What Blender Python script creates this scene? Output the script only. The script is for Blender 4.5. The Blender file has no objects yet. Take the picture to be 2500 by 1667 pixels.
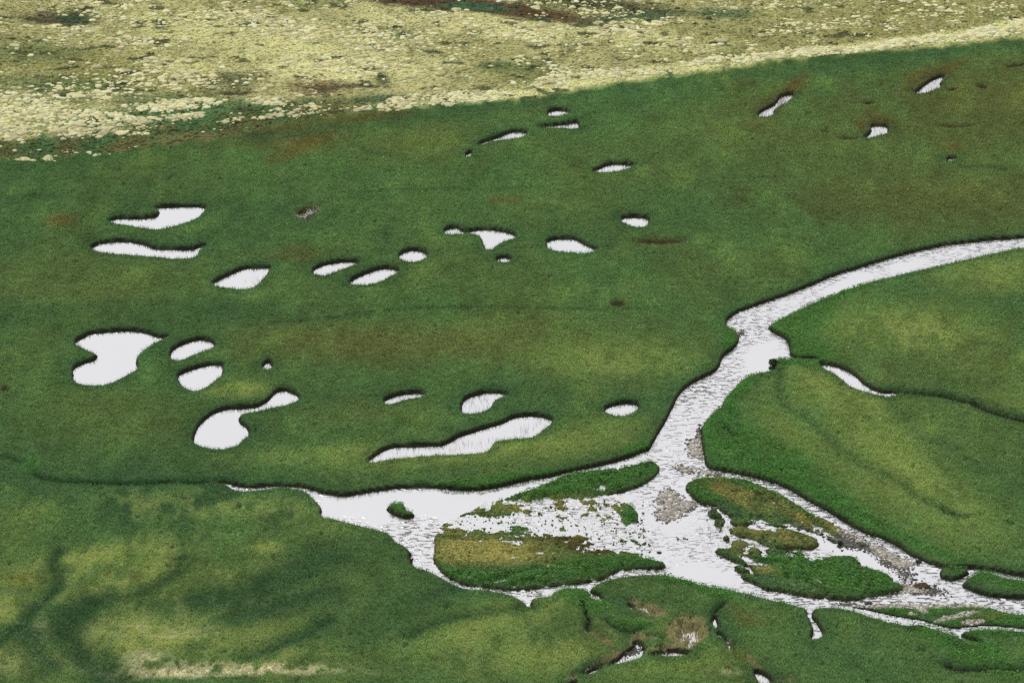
import bpy, math, random
import numpy as np
from mathutils import Vector

# ------------------------------------------------------------------ camera
sc = bpy.context.scene
CAM_H, PITCH, HFOV = 185.0, math.radians(24.0), math.radians(20.0)
cam_d = bpy.data.cameras.new("camera"); cam = bpy.data.objects.new("camera", cam_d)
sc.collection.objects.link(cam); sc.camera = cam
cam.location = (0, 0, CAM_H); cam.rotation_euler = (math.pi/2 - PITCH, 0, 0)
cam_d.sensor_width = 36; cam_d.lens = 18/math.tan(HFOV/2); cam_d.clip_start = 1; cam_d.clip_end = 30000

# ------------------------------------------------------------------ light: thin overcast with a soft sun behind it
SUN_EL, SUN_AZ = math.radians(50), math.radians(-40)      # azimuth from +y towards +x
w = bpy.data.worlds.new("World"); sc.world = w; w.use_nodes = True
nt = w.node_tree; nt.nodes.clear()
N = nt.nodes.new; L = nt.links.new
out = N("ShaderNodeOutputWorld"); bg = N("ShaderNodeBackground"); bg.inputs[1].default_value = 0.1
sky = N("ShaderNodeTexSky"); sky.sky_type = 'NISHITA'; sky.sun_disc = False
sky.sun_elevation = SUN_EL; sky.sun_rotation = SUN_AZ
tc = N("ShaderNodeTexCoord"); sep = N("ShaderNodeSeparateXYZ"); L(tc.outputs['Generated'], sep.inputs[0])
grad = N("ShaderNodeValToRGB"); L(sep.outputs[2], grad.inputs[0])
cr = grad.color_ramp
cr.elements[0].position = 0.0; cr.elements[0].color = (.82, .81, .825, 1)
cr.elements[1].position = 1.0; cr.elements[1].color = (.40, .43, .50, 1)
e = cr.elements.new(.25); e.color = (.93, .92, .93, 1)
e = cr.elements.new(.52); e.color = (.93, .925, .935, 1)
e = cr.elements.new(.78); e.color = (.58, .60, .66, 1)
nz = N("ShaderNodeTexNoise"); nz.inputs['Scale'].default_value = 2.2; nz.inputs['Detail'].default_value = 5
L(tc.outputs['Generated'], nz.inputs['Vector'])
mr = N("ShaderNodeMapRange"); mr.inputs[1].default_value = .3; mr.inputs[2].default_value = .7
mr.inputs[3].default_value = 9.3; mr.inputs[4].default_value = 10.6; L(nz.outputs[0], mr.inputs[0])
vm = N("ShaderNodeVectorMath"); vm.operation = 'SCALE'; L(grad.outputs[0], vm.inputs[0]); L(mr.outputs[0], vm.inputs['Scale'])
mix = N("ShaderNodeMix"); mix.data_type = 'RGBA'; mix.inputs[0].default_value = .93
L(sky.outputs[0], mix.inputs[6]); L(vm.outputs[0], mix.inputs[7])
L(mix.outputs[2], bg.inputs[0]); L(bg.outputs[0], out.inputs[0])
sd = bpy.data.lights.new("sun", 'SUN'); sd.energy = 1.5; sd.angle = math.radians(50); sd.color = (1, .95, .86)
so = bpy.data.objects.new("sun", sd); sc.collection.objects.link(so)
so.rotation_euler = Vector((math.sin(SUN_AZ)*math.cos(SUN_EL), math.cos(SUN_AZ)*math.cos(SUN_EL), math.sin(SUN_EL))).to_track_quat('Z', 'Y').to_euler()
sc.view_settings.view_transform = 'Standard'; sc.view_settings.look = 'None'
sc.view_settings.exposure = 0.0; sc.view_settings.gamma = 1.0; sc.view_settings.use_curve_mapping = False
sc.render.engine = 'CYCLES'
sc.cycles.max_bounces = 5; sc.cycles.diffuse_bounces = 2; sc.cycles.glossy_bounces = 3
sc.cycles.transmission_bounces = 2; sc.cycles.transparent_max_bounces = 4
sc.cycles.use_denoising = False
rng = np.random.default_rng(7); random.seed(7)

# ------------------------------------------------------------------ survey: photo outlines laid on the ground
T = math.tan(HFOV/2); SP, CP = math.sin(PITCH), math.cos(PITCH)
def lay(px, py, z=0.0):                    # survey pixel (2500 x 1667) -> point on the level z
    px = np.asarray(px, float); py = np.asarray(py, float)
    a = (px-1250)/1250*T; b = (833.5-py)/1250*T
    dy = CP + b*SP; dz = -SP + b*CP
    t = (z-CAM_H)/dz
    return a*t, dy*t
def survey(x, y, z=0.0):                   # the reverse, used only to read the vegetation map
    v = z-CAM_H
    d = np.maximum(y*CP - v*SP, 5.0); u = y*SP + v*CP
    return 1250*(1 + x/d/T), 833.5 - u/d/T*1250
S = 800/2352
CR = {'f': (0, 0, 2500/2352), 'a': (0, 450, S), 'b': (0, 800, S), 'c': (700, 450, S), 'd': (800, 850, S), 'e': (800, 0, S),
      'g': (1700, 0, S), 'h': (1000, 1100, 700/2350), 'i': (1600, 1100, 500/2352), 'j': (2000, 1200, 500/2352),
      'k': (1600, 750, S), 'l': (2050, 1400, 450/2352), 'm': (1700, 1400, 450/2352), 'n': (0, 1134, S), 'o': (1300, 1334, 500/2352),
      'p': (0, 0, S), 'q': (2100, 850, 400/2349)}
def P(c, s):                               # "x,y x,y ..." in one of the survey sheets -> survey pixels
    ox, oy, k = CR[c]
    return [(ox+float(q.split(',')[0])*k, oy+float(q.split(',')[1])*k) for q in s.split()]
def chaikin(p, n=2, closed=True):
    p = np.array(p, float)
    for _ in range(n):
        q = np.roll(p, -1, 0) if closed else p[1:]
        a = p if closed else p[:-1]
        m = np.empty((len(a)*2, 2)); m[0::2] = a*.78+q*.22; m[1::2] = a*.22+q*.78
        if not closed: m = np.vstack([p[:1], m, p[-1:]])
        p = m
    return p
def outline(pts, z=0.68, n=2, closed=True):
    x, y = lay(*np.array(pts).T, z)
    return chaikin(np.stack([x, y], 1), n, closed)

ponds = [outline(p) for p in [
 P('a', "770,250 800,225 870,212 960,222 1050,215 1120,205 1150,185 1140,165 1110,145 1150,135 1250,135 1400,130 1475,140 1465,165 1440,200 1400,240 1300,270 1200,300 1120,312 1030,300 950,285 830,268"),
 P('a', "645,435 680,410 750,388 850,378 960,388 1040,405 1100,435 1200,435 1320,440 1400,435 1430,418 1475,418 1480,430 1425,450 1418,490 1380,515 1300,522 1200,515 1100,505 950,495 800,482 700,470"),
 P('a', "1510,695 1570,655 1650,620 1720,585 1800,568 1940,568 1930,600 1900,640 1865,685 1820,725 1740,742 1640,730 1560,715"),
 P('a', "535,1115 560,1085 620,1060 640,1040 750,1030 850,1020 960,1020 1050,1035 1100,1058 1170,1072 1215,1070 1130,1110 1070,1140 1020,1180 975,1220 975,1270 995,1300 940,1335 860,1380 780,1415 680,1430 580,1420 530,1395 525,1340 520,1310 545,1275 620,1245 690,1225 700,1205 650,1185 590,1155 545,1130"),
 P('a', "1222,1200 1240,1160 1300,1120 1370,1095 1440,1080 1510,1095 1540,1130 1530,1155 1440,1190 1360,1215 1290,1250 1235,1240"),
 P('a', "1275,1370 1285,1335 1350,1305 1430,1280 1510,1262 1590,1265 1600,1290 1590,1350 1530,1400 1470,1440 1400,1472 1340,1450 1300,1420"),
 P('a', "1885,1290 1905,1255 1930,1240 1950,1280 1935,1310 1900,1308"),
 P('b', "1390,780 1400,730 1430,670 1480,620 1540,575 1620,550 1720,545 1830,540 1900,510 1950,470 1985,425 2040,415 2110,440 2150,480 2130,510 2040,540 1960,555 1890,572 1800,588 1740,600 1705,625 1715,655 1760,680 1785,720 1780,760 1730,790 1700,830 1640,845 1570,860 1490,845 1420,825 1395,800"),
 P('c', "1125,322 1150,290 1220,278 1245,308 1300,312 1360,300 1450,295 1560,310 1645,340 1640,370 1590,385 1530,405 1495,430 1475,455 1435,455 1420,420 1405,370 1370,345 1300,338 1240,340 1180,348 1140,342"),
 P('c', "800,500 830,465 880,445 960,448 1005,475 1000,510 950,535 890,545 830,530"),
 P('c', "190,610 200,580 260,550 350,530 440,525 525,532 500,560 420,585 350,610 280,640 200,632"),
 P('c', "450,690 480,650 560,615 650,580 730,570 800,590 800,615 730,650 660,690 560,708 470,705"),
 P('c', "1495,522 1540,495 1595,500 1610,522 1580,545 1520,543"),
 P('c', "1862,400 1880,375 1960,360 2060,362 2120,395 2180,425 2240,450 2190,470 2140,482 2040,475 1940,465 1880,445"),
 P('d', "400,360 430,330 500,305 590,290 680,290 700,315 660,335 580,345 500,368 430,388"),
 P('d', "962,450 965,360 1000,330 1060,305 1130,285 1220,285 1280,300 1290,320 1210,345 1180,370 1170,410 1120,435 1040,455"),
 P('d', "270,795 330,750 400,700 470,675 600,670 700,668 820,665 880,640 940,600 1040,570 1150,535 1270,500 1330,465 1420,450 1530,455 1610,480 1605,520 1540,570 1480,620 1380,630 1200,645 1170,690 1130,730 1020,742 850,745 700,755 560,768 430,780 330,800"),
 P('d', "1985,435 2000,400 2060,375 2130,360 2220,368 2235,395 2210,430 2140,468 2050,465"),
 P('e', "1578,800 1590,775 1640,765 1710,770 1740,790 1700,812 1640,822 1590,822"),
 P('e', "1490,900 1560,880 1680,870 1750,858 1790,850 1800,880 1805,908 1760,912 1690,908 1580,906"),
 P('e', "1075,1025 1110,995 1200,970 1280,935 1350,915 1440,930 1415,965 1330,985 1230,992 1160,1007 1100,1030"),
 P('e', "990,1112 995,1080 1040,1065 1025,1090 1018,1114"),
 P('e', "1890,1218 1940,1190 2000,1160 2060,1150 2150,1155 2230,1168 2170,1195 2080,1214 1980,1228"),
 P('f', "1425,494 1445,489 1488,491 1490,505 1482,517 1455,516 1432,507"),
 P('g', "440,822 460,785 510,755 560,735 590,700 600,675 650,655 695,650 690,682 650,722 590,748 550,775 555,815 490,828"),
 P('g', "1555,655 1600,625 1640,590 1700,550 1765,522 1782,540 1745,578 1758,610 1700,637 1620,660"),
 P('g', "1200,975 1240,945 1265,920 1250,890 1280,875 1370,880 1375,920 1362,950 1290,962 1240,982"),
 P('g', "1790,1142 1820,1108 1860,1108 1855,1142"),
 P('k', "1185,375 1290,388 1380,425 1440,465 1480,512 1560,562 1650,585 1770,600 1680,622 1590,612 1500,584 1400,552 1352,505 1302,466 1240,436 1190,400"),
 P('m', "215,520 240,500 262,580 280,640 275,660 235,640 215,580"),
 P('m', "280,715 300,715 330,765 285,765"),
 P('o', "1160,1070 1230,1045 1262,1100 1240,1145 1300,1125 1270,1190 1235,1235 1150,1265 1050,1290 950,1315 850,1335 930,1290 1010,1240 1060,1180 1125,1150 1180,1110"),
 P('o', "1330,1215 1420,1185 1520,1160 1640,1148 1720,1165 1820,1190 1700,1222 1560,1225 1440,1222"),
 P('o', "630,1420 690,1372 760,1350 810,1345 750,1385 690,1410 640,1435"),
 P('o', "410,1566 440,1530 500,1510 490,1560 480,1620 400,1620"),
 P('o', "1095,628 1130,628 1175,672 1155,700 1115,672"),
 P('m', "740,1210 790,1195 880,1240 950,1320 950,1350 880,1350 820,1360 790,1300"),
]]
river_px = (P('f', "2760,520 2500,532 2420,534 2352,537 2250,545 2160,556 2060,580 1980,605 1920,622 1860,648 1810,668 1750,688 1700,705 1675,722 1665,740 1688,752 1700,765 1690,790 1660,810 1650,842 1610,860 1575,880 1555,905 1540,940 1520,975 1500,1008 1490,1030")
 + P('d', "2300,695 2200,742 2000,800 1800,842 1600,888 1400,920 1280,952 1080,988 900,982 700,962 500,972 300,998 110,1032 0,1012")
 + P('b', "2340,1160 2230,1130 2130,1108 2000,1103 1900,1108 1780,1118 1700,1103 1620,1090 1500,1092 1620,1108 1660,1130 1695,1152 1800,1154 1900,1142 2000,1130 2130,1136 2200,1160 2250,1205 2300,1255 2312,1290 2300,1320 2330,1345")
 + P('d', "0,1195 100,1220 200,1250 320,1275 420,1300 480,1345 478,1370 540,1390 600,1440 612,1490 600,1540")
 + P('h', "0,790 18,850 18,900 60,938 150,960 230,1000 330,1055 440,1104 500,1112 600,1118 720,1133 830,1164 910,1192 935,1215 965,1245 1000,1260 988,1220 1000,1190 1060,1178 1150,1182 1160,1158 1200,1125 1280,1105 1380,1105 1460,1125 1485,1150 1468,1175 1520,1190 1590,1212 1562,1172 1555,1150 1490,1130 1478,1112 1530,1070 1620,1040 1720,1015 1850,1000 2000,995 2100,1000 2200,1020 2330,1048")
 + P('m', "0,85 90,120 250,140 420,170 560,200 700,232 820,265 940,300 1060,325 1200,360 1340,390 1400,410 1425,450 1420,490 1450,530 1480,590 1495,650 1500,720 1460,800 1540,795 1610,755 1615,720 1570,640 1530,570 1475,510 1475,470 1480,430 1530,400 1650,395 1800,400 1900,415")
 + P('l', "0,410 150,430 300,482 450,532 600,577 750,602 850,627 950,617 1080,622 1150,652 1300,702 1450,748 1600,812 1750,862 1800,866 1790,835 1700,795 1600,765 1550,735 1555,712 1620,695 1780,680 1950,676 2100,680 2250,700 2352,705 2900,760 3700,900")
 + P('j', "4200,1000 3000,960 2600,945 2352,920 2150,890 2050,860 1900,845 1780,825 1650,830 1480,835 1370,800 1260,780 1150,725 1050,680 960,620 920,580 830,540 720,490 600,455 520,420 420,365 330,320 230,270 160,215 80,165 0,125")
 + P('k', "1400,1520 1310,1480 1220,1415 1130,1380 1040,1320 960,1270 850,1230 720,1190 600,1165 450,1140 385,1130 360,1100 350,1040 330,960 330,900 322,845 350,810 400,760 430,715 480,700 480,670 510,620 570,560 630,495 700,465 800,445 860,430 862,390 870,350 980,358 1100,368 1175,362 1150,342 1040,346 975,332 965,300 955,230 920,185 830,148 805,120")
 + P('f', "1768,742 1780,733 1820,713 1870,690 1930,665 1990,645 2060,628 2180,600 2270,580 2352,563 2420,555 2500,550 2760,540"))
river = outline(river_px)
islands = [outline(p, z) for z, p in [
 (.4, P('h', "200,700 240,620 300,565 400,525 470,480 570,430 700,400 880,350 1000,310 1150,250 1280,190 1450,160 1650,145 1850,115 1920,85 1990,80 2040,110 2050,150 2000,205 1900,265 1780,305 1650,335 1600,352 1680,372 1740,410 1820,440 1870,500 1875,550 1910,610 1945,660 1960,740 2000,800 1900,850 1960,880 2080,905 2105,930 2050,948 1900,942 1750,952 1680,976 1600,1024 1480,1055 1280,1074 1060,1104 850,1124 700,1105 560,1090 430,1074 330,1025 250,965 200,900 190,860 210,830 205,760")),
 (.4, P('i', "345,380 440,320 560,300 700,305 850,310 1050,320 1200,390 1350,450 1500,530 1640,610 1760,700 1900,760 2050,830 2200,910 2300,970 2352,1000") + P('j', "440,490 530,525 585,560 560,600 420,610 330,600 250,590 150,540 50,500") + P('i', "1900,950 1750,890 1600,845 1450,850 1280,820 1150,800 1060,825 960,832 870,812 860,790 885,755 800,695 700,612 640,590 550,585 480,552 400,475 350,415")),
 (.3, P('i', "860,862 940,850 1020,860 1060,890 1180,915 1320,915 1400,885 1550,905 1700,950 1850,1000 1890,1070 1780,1110 1600,1100 1400,1110 1300,1085 1180,1035 1050,985 950,955 850,935")),
 (.4, P('i', "870,1040 950,1025 1100,1030 1200,1070 1215,1150 1222,1225 1290,1190 1300,1150 1262,1130 1270,1105 1400,1110 1550,1130 1700,1150 1735,1230 1900,1240 2050,1190 2250,1200 2352,1240") + P('j', "420,760 500,820 600,880 780,930 850,1000 960,1065 975,1105 850,1135 650,1155 520,1190 400,1214 250,1210 100,1200 0,1190") + P('m', "1900,300 1700,280 1480,264 1300,235 1100,195 950,180 850,155 780,105 650,55 565,8") + P('i', "980,1405 1120,1400 1190,1440 1230,1440 1130,1385 1090,1300 1000,1290 900,1235 830,1210 700,1150 690,1110 860,1110 880,1080")),
 (.3, P('i', "900,1318 960,1310 1050,1345 1110,1395 1030,1395 940,1365")),
 (.3, P('j', "1380,920 1400,880 1470,865 1540,890 1620,880 1700,885 1740,925 1660,960 1560,992 1450,988 1390,970")),
 (.4, P('j', "1625,1058 1680,1000 1780,940 1850,915 1950,915 2040,950 2120,990 2352,1005 2700,1030 3100,1060 3100,1220 2600,1210 2352,1192 2200,1192 2000,1176 1850,1146 1740,1098")),
 (.4, P('d', "415,1140 440,1115 500,1103 545,1108 562,1132 542,1152 600,1163 628,1185 610,1198 560,1200 500,1188 450,1163")),
 (.15, P('l', "90,390 250,400 400,388 600,382 900,387 1300,382 1700,380 1850,392 1950,430 2010,452 2100,480 2352,520 2900,600 3400,720 3300,800 2900,730 2352,688 2200,676 2000,656 1850,648 1700,668 1500,686 1400,686 1250,646 1100,606 1050,588 900,568 750,538 650,520 500,490 350,450 200,430")),
 (.3, P('i', "590,690 640,655 700,680 775,735 740,760 660,745 600,725")),
 (.3, P('i', "680,800 750,765 810,780 800,810 760,840 770,900 730,925 715,860 680,835")),
 (.3, P('i', "770,990 810,955 860,990 850,1020 800,1015")),
]]
bars = [outline(p, .08) for p in [
 P('i', "20,520 80,450 150,425 250,500 350,570 470,590 430,650 340,700 290,770 200,800 100,810 20,780 10,700 30,660"),
 P('i', "205,165 300,160 380,190 440,240 350,255 250,220"),
 P('i', "465,205 560,210 680,245 740,270 640,290 560,260"),
 P('k', "250,940 300,935 330,930 350,1050 362,1095 300,1080 235,1050 225,1000"),
 P('j', "545,600 650,600 760,640 850,700 960,760 1060,790 1160,800 1050,860 1000,890 900,880 800,820 700,770 600,700"),
 P('j', "940,1040 1120,1070 1200,1080 1290,1120 1250,1165 1100,1165 950,1150 780,1155 900,1110"),
]]
bar_names = ["large pale gravel bar between the river arms where the channel forks", "small gravel bar left of the pair just above the round sedge island",
 "slim gravel strip right of the pair, touching the fast side channel", "narrow gravel beach against the leafy east bank above the fork",
 "stony gravel spit with green tufts trailing off the long sedge island", "cobbly gravel tongue at the right tip of the leafy island"]
# ditches and creases: (points, half width m, depth m)
ditches = [(outline(p, .3, 2, False), hw, dp) for p, hw, dp in [
 (P('b', "260,1075 330,1108 420,1122 500,1132 650,1140 800,1143 1000,1143 1150,1143 1350,1128 1500,1108 1640,1106"), .6, 1.0),
 (P('b', "0,945 100,955 150,985"), .5, .4), (P('b', "150,985 210,1010 260,1060"), .5, .2),
 (P('f', "620,748 760,737 900,717 1060,711 1200,713 1350,719 1480,714"), .45, .3),
 (P('f', "840,447 1000,440 1100,441 1250,438"), .45, .22), (P('f', "1680,410 1800,416 1900,412"), .5, .12),
 (P('a', "230,95 400,120 560,128 720,130"), .7, .15),
 (P('k', "880,450 890,560 905,720 1010,780 1120,840 1200,930 1300,1020 1430,1110 1560,1190 1680,1240 1760,1290 1880,1380 2060,1470"), .6, .26),
 (P('k', "2060,1465 2100,1500 2230,1520"), .5, .5),
 (P('k', "1650,640 1720,720 1790,800 1850,900 1930,970 2060,1010 2200,1100 2352,1190"), .9, .16),
 (P('q', "450,625 600,620 750,640 900,665 1100,680 1300,730 1500,780 1620,790 1720,870 1900,930 2100,985 2349,1055 2700,1150"), .9, .9),
 (P('q', "850,1330 1000,1400 1200,1420 1450,1470"), .8, .2),
 (P('n', "430,650 385,720 400,780 412,850 415,900 340,1000 250,1060 200,1110 170,1190 60,1240 0,1330"), .9, .48),
 (P('n', "700,1010 550,1090 470,1180 460,1300 560,1400 700,1480 820,1580"), 2.2, .8),
 (P('n', "2352,1160 2250,1230 2100,1320 1900,1390 1750,1430"), 1.1, .45),
 (P('n', "1320,690 1300,780 1200,850 1050,940 900,1000"), 1.0, .4),
 (P('n', "2352,700 2150,830 1900,900 1750,960 1500,1010"), 3, .6), (P('n', "2300,960 1900,1040 1700,1130"), 2.5, .5),
 (P('n', "200,1260 260,1400 380,1470"), 2.0, .5),
 (P('o', "560,620 600,700 620,790 660,860 620,920 640,990"), .42, .6),
 (P('o', "850,850 960,940 1050,980 1130,990 1240,960"), .6, .5), (P('o', "1350,1030 1420,1050 1500,1065"), .5, .4),
 (P('o', "2190,655 2140,710 2080,760"), .5, .5), (P('o', "2170,990 2250,1090 2300,1150"), .5, .5),
 (P('o', "940,610 1080,620"), .5, .3), (P('o', "560,1450 640,1390 740,1350 850,1325"), .6, .6),
 (P('l', "1380,1180 1450,1235 1600,1240 1900,1248 2352,1240 2800,1250"), .8, .6), (P('l', "900,680 950,745 1000,760"), .6, .3),
 (P('h', "1000,1280 790,1332 600,1370 400,1400 300,1420 100,1500 0,1550"), .9, .35), (P('h', "440,1110 350,1170 150,1230 0,1260"), 1.2, .25),
 (P('k', "500,860 560,930 600,950"), .9, .5), (P('k', "545,760 565,800"), .7, .4),
 (P('m', "850,1355 1000,1360 1150,1380 1290,1392"), .4, .4),
 (P('e', "200,1060 300,1110 420,1130 560,1140"), .7, .2), (P('g', "400,1290 480,1293"), .7, .3), (P('g', "1900,1215 2050,1215 2190,1230"), .6, .3),
]]

# ------------------------------------------------------------------ noise
def _h(ix, iy, seed):
    n = (ix.astype(np.int64)*374761393 + iy.astype(np.int64)*668265263 + seed*2147483647) & 0xffffffff
    n = ((n ^ (n >> 13))*1274126177) & 0xffffffff
    return ((n ^ (n >> 16)) & 0xffff)/65535.0
def vnoise(x, y, s, seed=0):
    x = x/s; y = y/s; ix = np.floor(x); iy = np.floor(y); fx = x-ix; fy = y-iy
    fx = fx*fx*(3-2*fx); fy = fy*fy*(3-2*fy)
    a = _h(ix, iy, seed); b = _h(ix+1, iy, seed); c = _h(ix, iy+1, seed); d = _h(ix+1, iy+1, seed)
    return (a*(1-fx)+b*fx)*(1-fy)+(c*(1-fx)+d*fx)*fy
def fbm(x, y, s, o=4, seed=0):
    v = 0; t = 0; a = 1.0
    for k in range(o):
        c, sn = math.cos(.7*k+seed), math.sin(.7*k+seed)
        v = v + a*vnoise(x*c-y*sn, x*sn+y*c, s, seed*17+k); t += a; a *= .55; s *= .5
    return (v/t-.5)*2
def sstep(a, b, v):
    t = np.clip((v-a)/(b-a), 0, 1); return t*t*(3-2*t)

# ------------------------------------------------------------------ grid
def spread(a, b, n, g):
    o = [a]; st = (1 if b > a else -1)*n
    while abs(o[-1]-a) < abs(b-a): o.append(o[-1]+st); st *= g
    return o[1:]
xc = np.arange(-124, 124.01, .27)
xs = np.array(sorted(spread(-124, -6000, .6, 1.4)) + list(xc) + spread(124, 6000, .6, 1.4))
yc = [296.0]
while yc[-1] < 640: yc.append(yc[-1] + .30*(yc[-1]/296)**1.0)
ys = np.array(sorted(spread(296, -3000, .6, 1.4)) + yc + spread(yc[-1], 9000, 1, 1.4))
NX, NY = len(xs), len(ys)
X, Y = np.meshgrid(xs, ys)
def sub(p, m):
    i0, i1 = np.searchsorted(xs, [p[:, 0].min()-m, p[:, 0].max()+m]); j0, j1 = np.searchsorted(ys, [p[:, 1].min()-m, p[:, 1].max()+m])
    return slice(max(j0-1, 0), j1+1), slice(max(i0-1, 0), i1+1)
def inside(p, x, y):
    r = np.zeros(x.shape, bool)
    for (x0, y0), (x1, y1) in zip(p, np.roll(p, -1, 0)):
        if y0 == y1: continue
        r ^= ((y0 > y) != (y1 > y)) & (x < (x1-x0)*(y-y0)/(y1-y0)+x0)
    return r
def dist_into(D, p, m=5.0, closed=True):
    q = np.roll(p, -1, 0) if closed else p[1:]
    for a, b in zip(p if closed else p[:-1], q):
        sl = sub(np.array([a, b]), m); x = X[sl]; y = Y[sl]
        v = b-a; l = v@v
        if l < 1e-12: continue
        t = np.clip(((x-a[0])*v[0]+(y-a[1])*v[1])/l, 0, 1)
        d = np.hypot(x-a[0]-t*v[0], y-a[1]-t*v[1])
        D[sl] = np.minimum(D[sl], d)
D = np.full(X.shape, 5.0); water = np.zeros(X.shape, bool)
sl = sub(river, 1); water[sl] |= inside(river, X[sl], Y[sl]); dist_into(D, river)
isl_id = np.zeros(X.shape, np.int8)
for k, p in enumerate(islands):
    sl = sub(p, 1); i = inside(p, X[sl], Y[sl]); water[sl] &= ~i; isl_id[sl][i] = k+1
    dist_into(D, p)
Driver = D.copy(); river_w = water.copy(); pond_d = []
for p in ponds:
    d = np.full(X.shape, 5.0); dist_into(d, p); sl = sub(p, 3); i = inside(p, X[sl], Y[sl])
    water[sl] |= i; D = np.minimum(D, d); pond_d.append((sl, np.where(i, -d[sl], d[sl])))
sd_ = np.where(water, -D, D)                                 # + on land, - in water
sd_ = sd_ + .10*fbm(X, Y, 1.3, 3, 3)*sstep(0, 2, 4-np.abs(sd_))   # ragged natural banks

px, py = survey(X, Y)
def ell(c, x, y, rx, ry, rot=0, soft=.6, wob=0):
    ox, oy, k = CR[c]; dx = px-(ox+x*k); dy = py-(oy+y*k); r = math.radians(rot)
    u = (dx*math.cos(r)+dy*math.sin(r))/(rx*k); v = (-dx*math.sin(r)+dy*math.cos(r))/(ry*k)
    q = np.sqrt(u*u+v*v)
    return 1-sstep(1-soft, 1+soft, q + wob)
nA = fbm(X, Y*.6, 14, 5, 11); nB = fbm(X, Y*.5, 5, 4, 23); nC = fbm(X, Y*.45, 1.6, 3, 31); nD = fbm(X, Y, 40, 3, 41)
wob = .45*nB + .25*nC

# ---- the dry slope behind the meadow
bx = [-400, 0, 120, 350, 470, 560, 720, 900, 1100, 1300, 1500, 1650, 1750, 1880, 2000, 2200, 2350, 2500, 2900]
by = [430, 392, 398, 372, 352, 338, 308, 280, 268, 250, 212, 192, 182, 158, 148, 132, 116, 106, 80]
edge = np.interp(px, bx, by) + 12*nB + 9*nC
slope = sstep(-9, 10, edge-py)
slope[Y > 700] = 1
# ---- marsh: how much of the flooded islands stands above the water
cov = np.ones(X.shape)
for a in [('h', 950, 590, 640, 125, 3), ('h', 1350, 590, 520, 120, 6), ('h', 1650, 700, 330, 130, 10), ('h', 1350, 420, 220, 45, 0), ('h', 1620, 470, 90, 130, 0), ('h', 480, 580, 130, 60, -10),
          ('h', 1500, 640, 400, 60, 8), ('h', 550, 745, 260, 16, 2), ('h', 1040, 840, 70, 20, -8), ('h', 1850, 760, 160, 90, 10), ('h', 900, 1020, 210, 14, -14), ('h', 760, 1060, 60, 22, -10), ('h', 1050, 455, 260, 35, 5),
          ('i', 1250, 830, 200, 40, 5), ('i', 1700, 900, 260, 35, 15), ('i', 2100, 1010, 200, 30, 20), ('i', 1330, 1310, 110, 22, 12), ('i', 1700, 1340, 60, 18, 20), ('i', 1560, 1200, 110, 35, 0), ('i', 1800, 1190, 90, 40, 5), ('i', 960, 1200, 130, 22, 15), ('i', 1300, 910, 110, 25, 0),
          ('h', 330, 940, 130, 12, 25), ('i', 1050, 1250, 130, 22, 15), ('i', 1500, 1150, 110, 24, 0), ('i', 1980, 1160, 170, 30, 0), ('i', 890, 900, 40, 30, 0), ('i', 1180, 1320, 120, 24, 12), ('i', 1900, 900, 160, 26, 25), ('i', 1000, 1180, 60, 14, 0)]:
    cov -= .80*ell(*a, .8, wob*.9)
for a in [('h', 1500, 545, 105, 90, 0), ('h', 1220, 470, 110, 55, 0), ('h', 620, 510, 130, 35, 5), ('h', 1000, 510, 80, 26, 5), ('h', 1800, 540, 100, 130, 40),
          ('h', 930, 640, 120, 22, 5), ('h', 1400, 720, 160, 40, 8), ('h', 1980, 780, 50, 25, 5), ('i', 1620, 1160, 110, 45, 8), ('h', 1060, 560, 60, 14, 0)]:
    cov += .50*ell(*a, .8, wob)
cov = np.clip(cov, 0, 1)
streak = fbm(X*.38+Y*.08, Y*.8, 1.0, 4, 51)*1.2
grit = fbm(X, Y*.7, .8, 2, 57)
marsh = cov*1.30 - .55 + .85*streak + .4*nC + .8*grit
low_isl = np.isin(isl_id, [1, 2, 3, 4, 5, 10, 11, 12])
marsh = np.where(low_isl, marsh - .12*(isl_id > 1), 1.0)
# seasonal pools in the lower meadow (water between the stems)
seep = np.zeros(X.shape)
for a in [('o', 1140, 660, 35, 45, -50), ('o', 1350, 760, 200, 55, 25), ('o', 1230, 730, 120, 40, 30), ('o', 760, 1070, 150, 26, 32), ('o', 1750, 1000, 230, 120, -20), ('o', 1880, 1090, 180, 70, -35), ('o', 1600, 1180, 260, 36, -8),
          ('o', 1200, 1110, 60, 110, 25), ('o', 1000, 1260, 220, 26, -22), ('o', 1330, 1070, 120, 30, 5), ('o', 2260, 1170, 20, 90, 5), ('m', 700, 1150, 130, 30, 38), ('m', 415, 930, 18, 90, 0), ('m', 400, 1255, 30, 18, 0),
          ('o', 680, 1390, 90, 16, -30), ('o', 450, 1520, 50, 40, -50), ('m', 1150, 1390, 150, 10, 5), ]:
    seep = np.maximum(seep, ell(*a, .45, wob*.8))
seep_n = seep*1.1 - .90 + 1.3*grit + .2*nC
seep_hard = np.maximum.reduce([ell(*a, .3, wob*.3) for a in [('o', 1500, 1190, 140, 14, -8)]])

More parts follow.
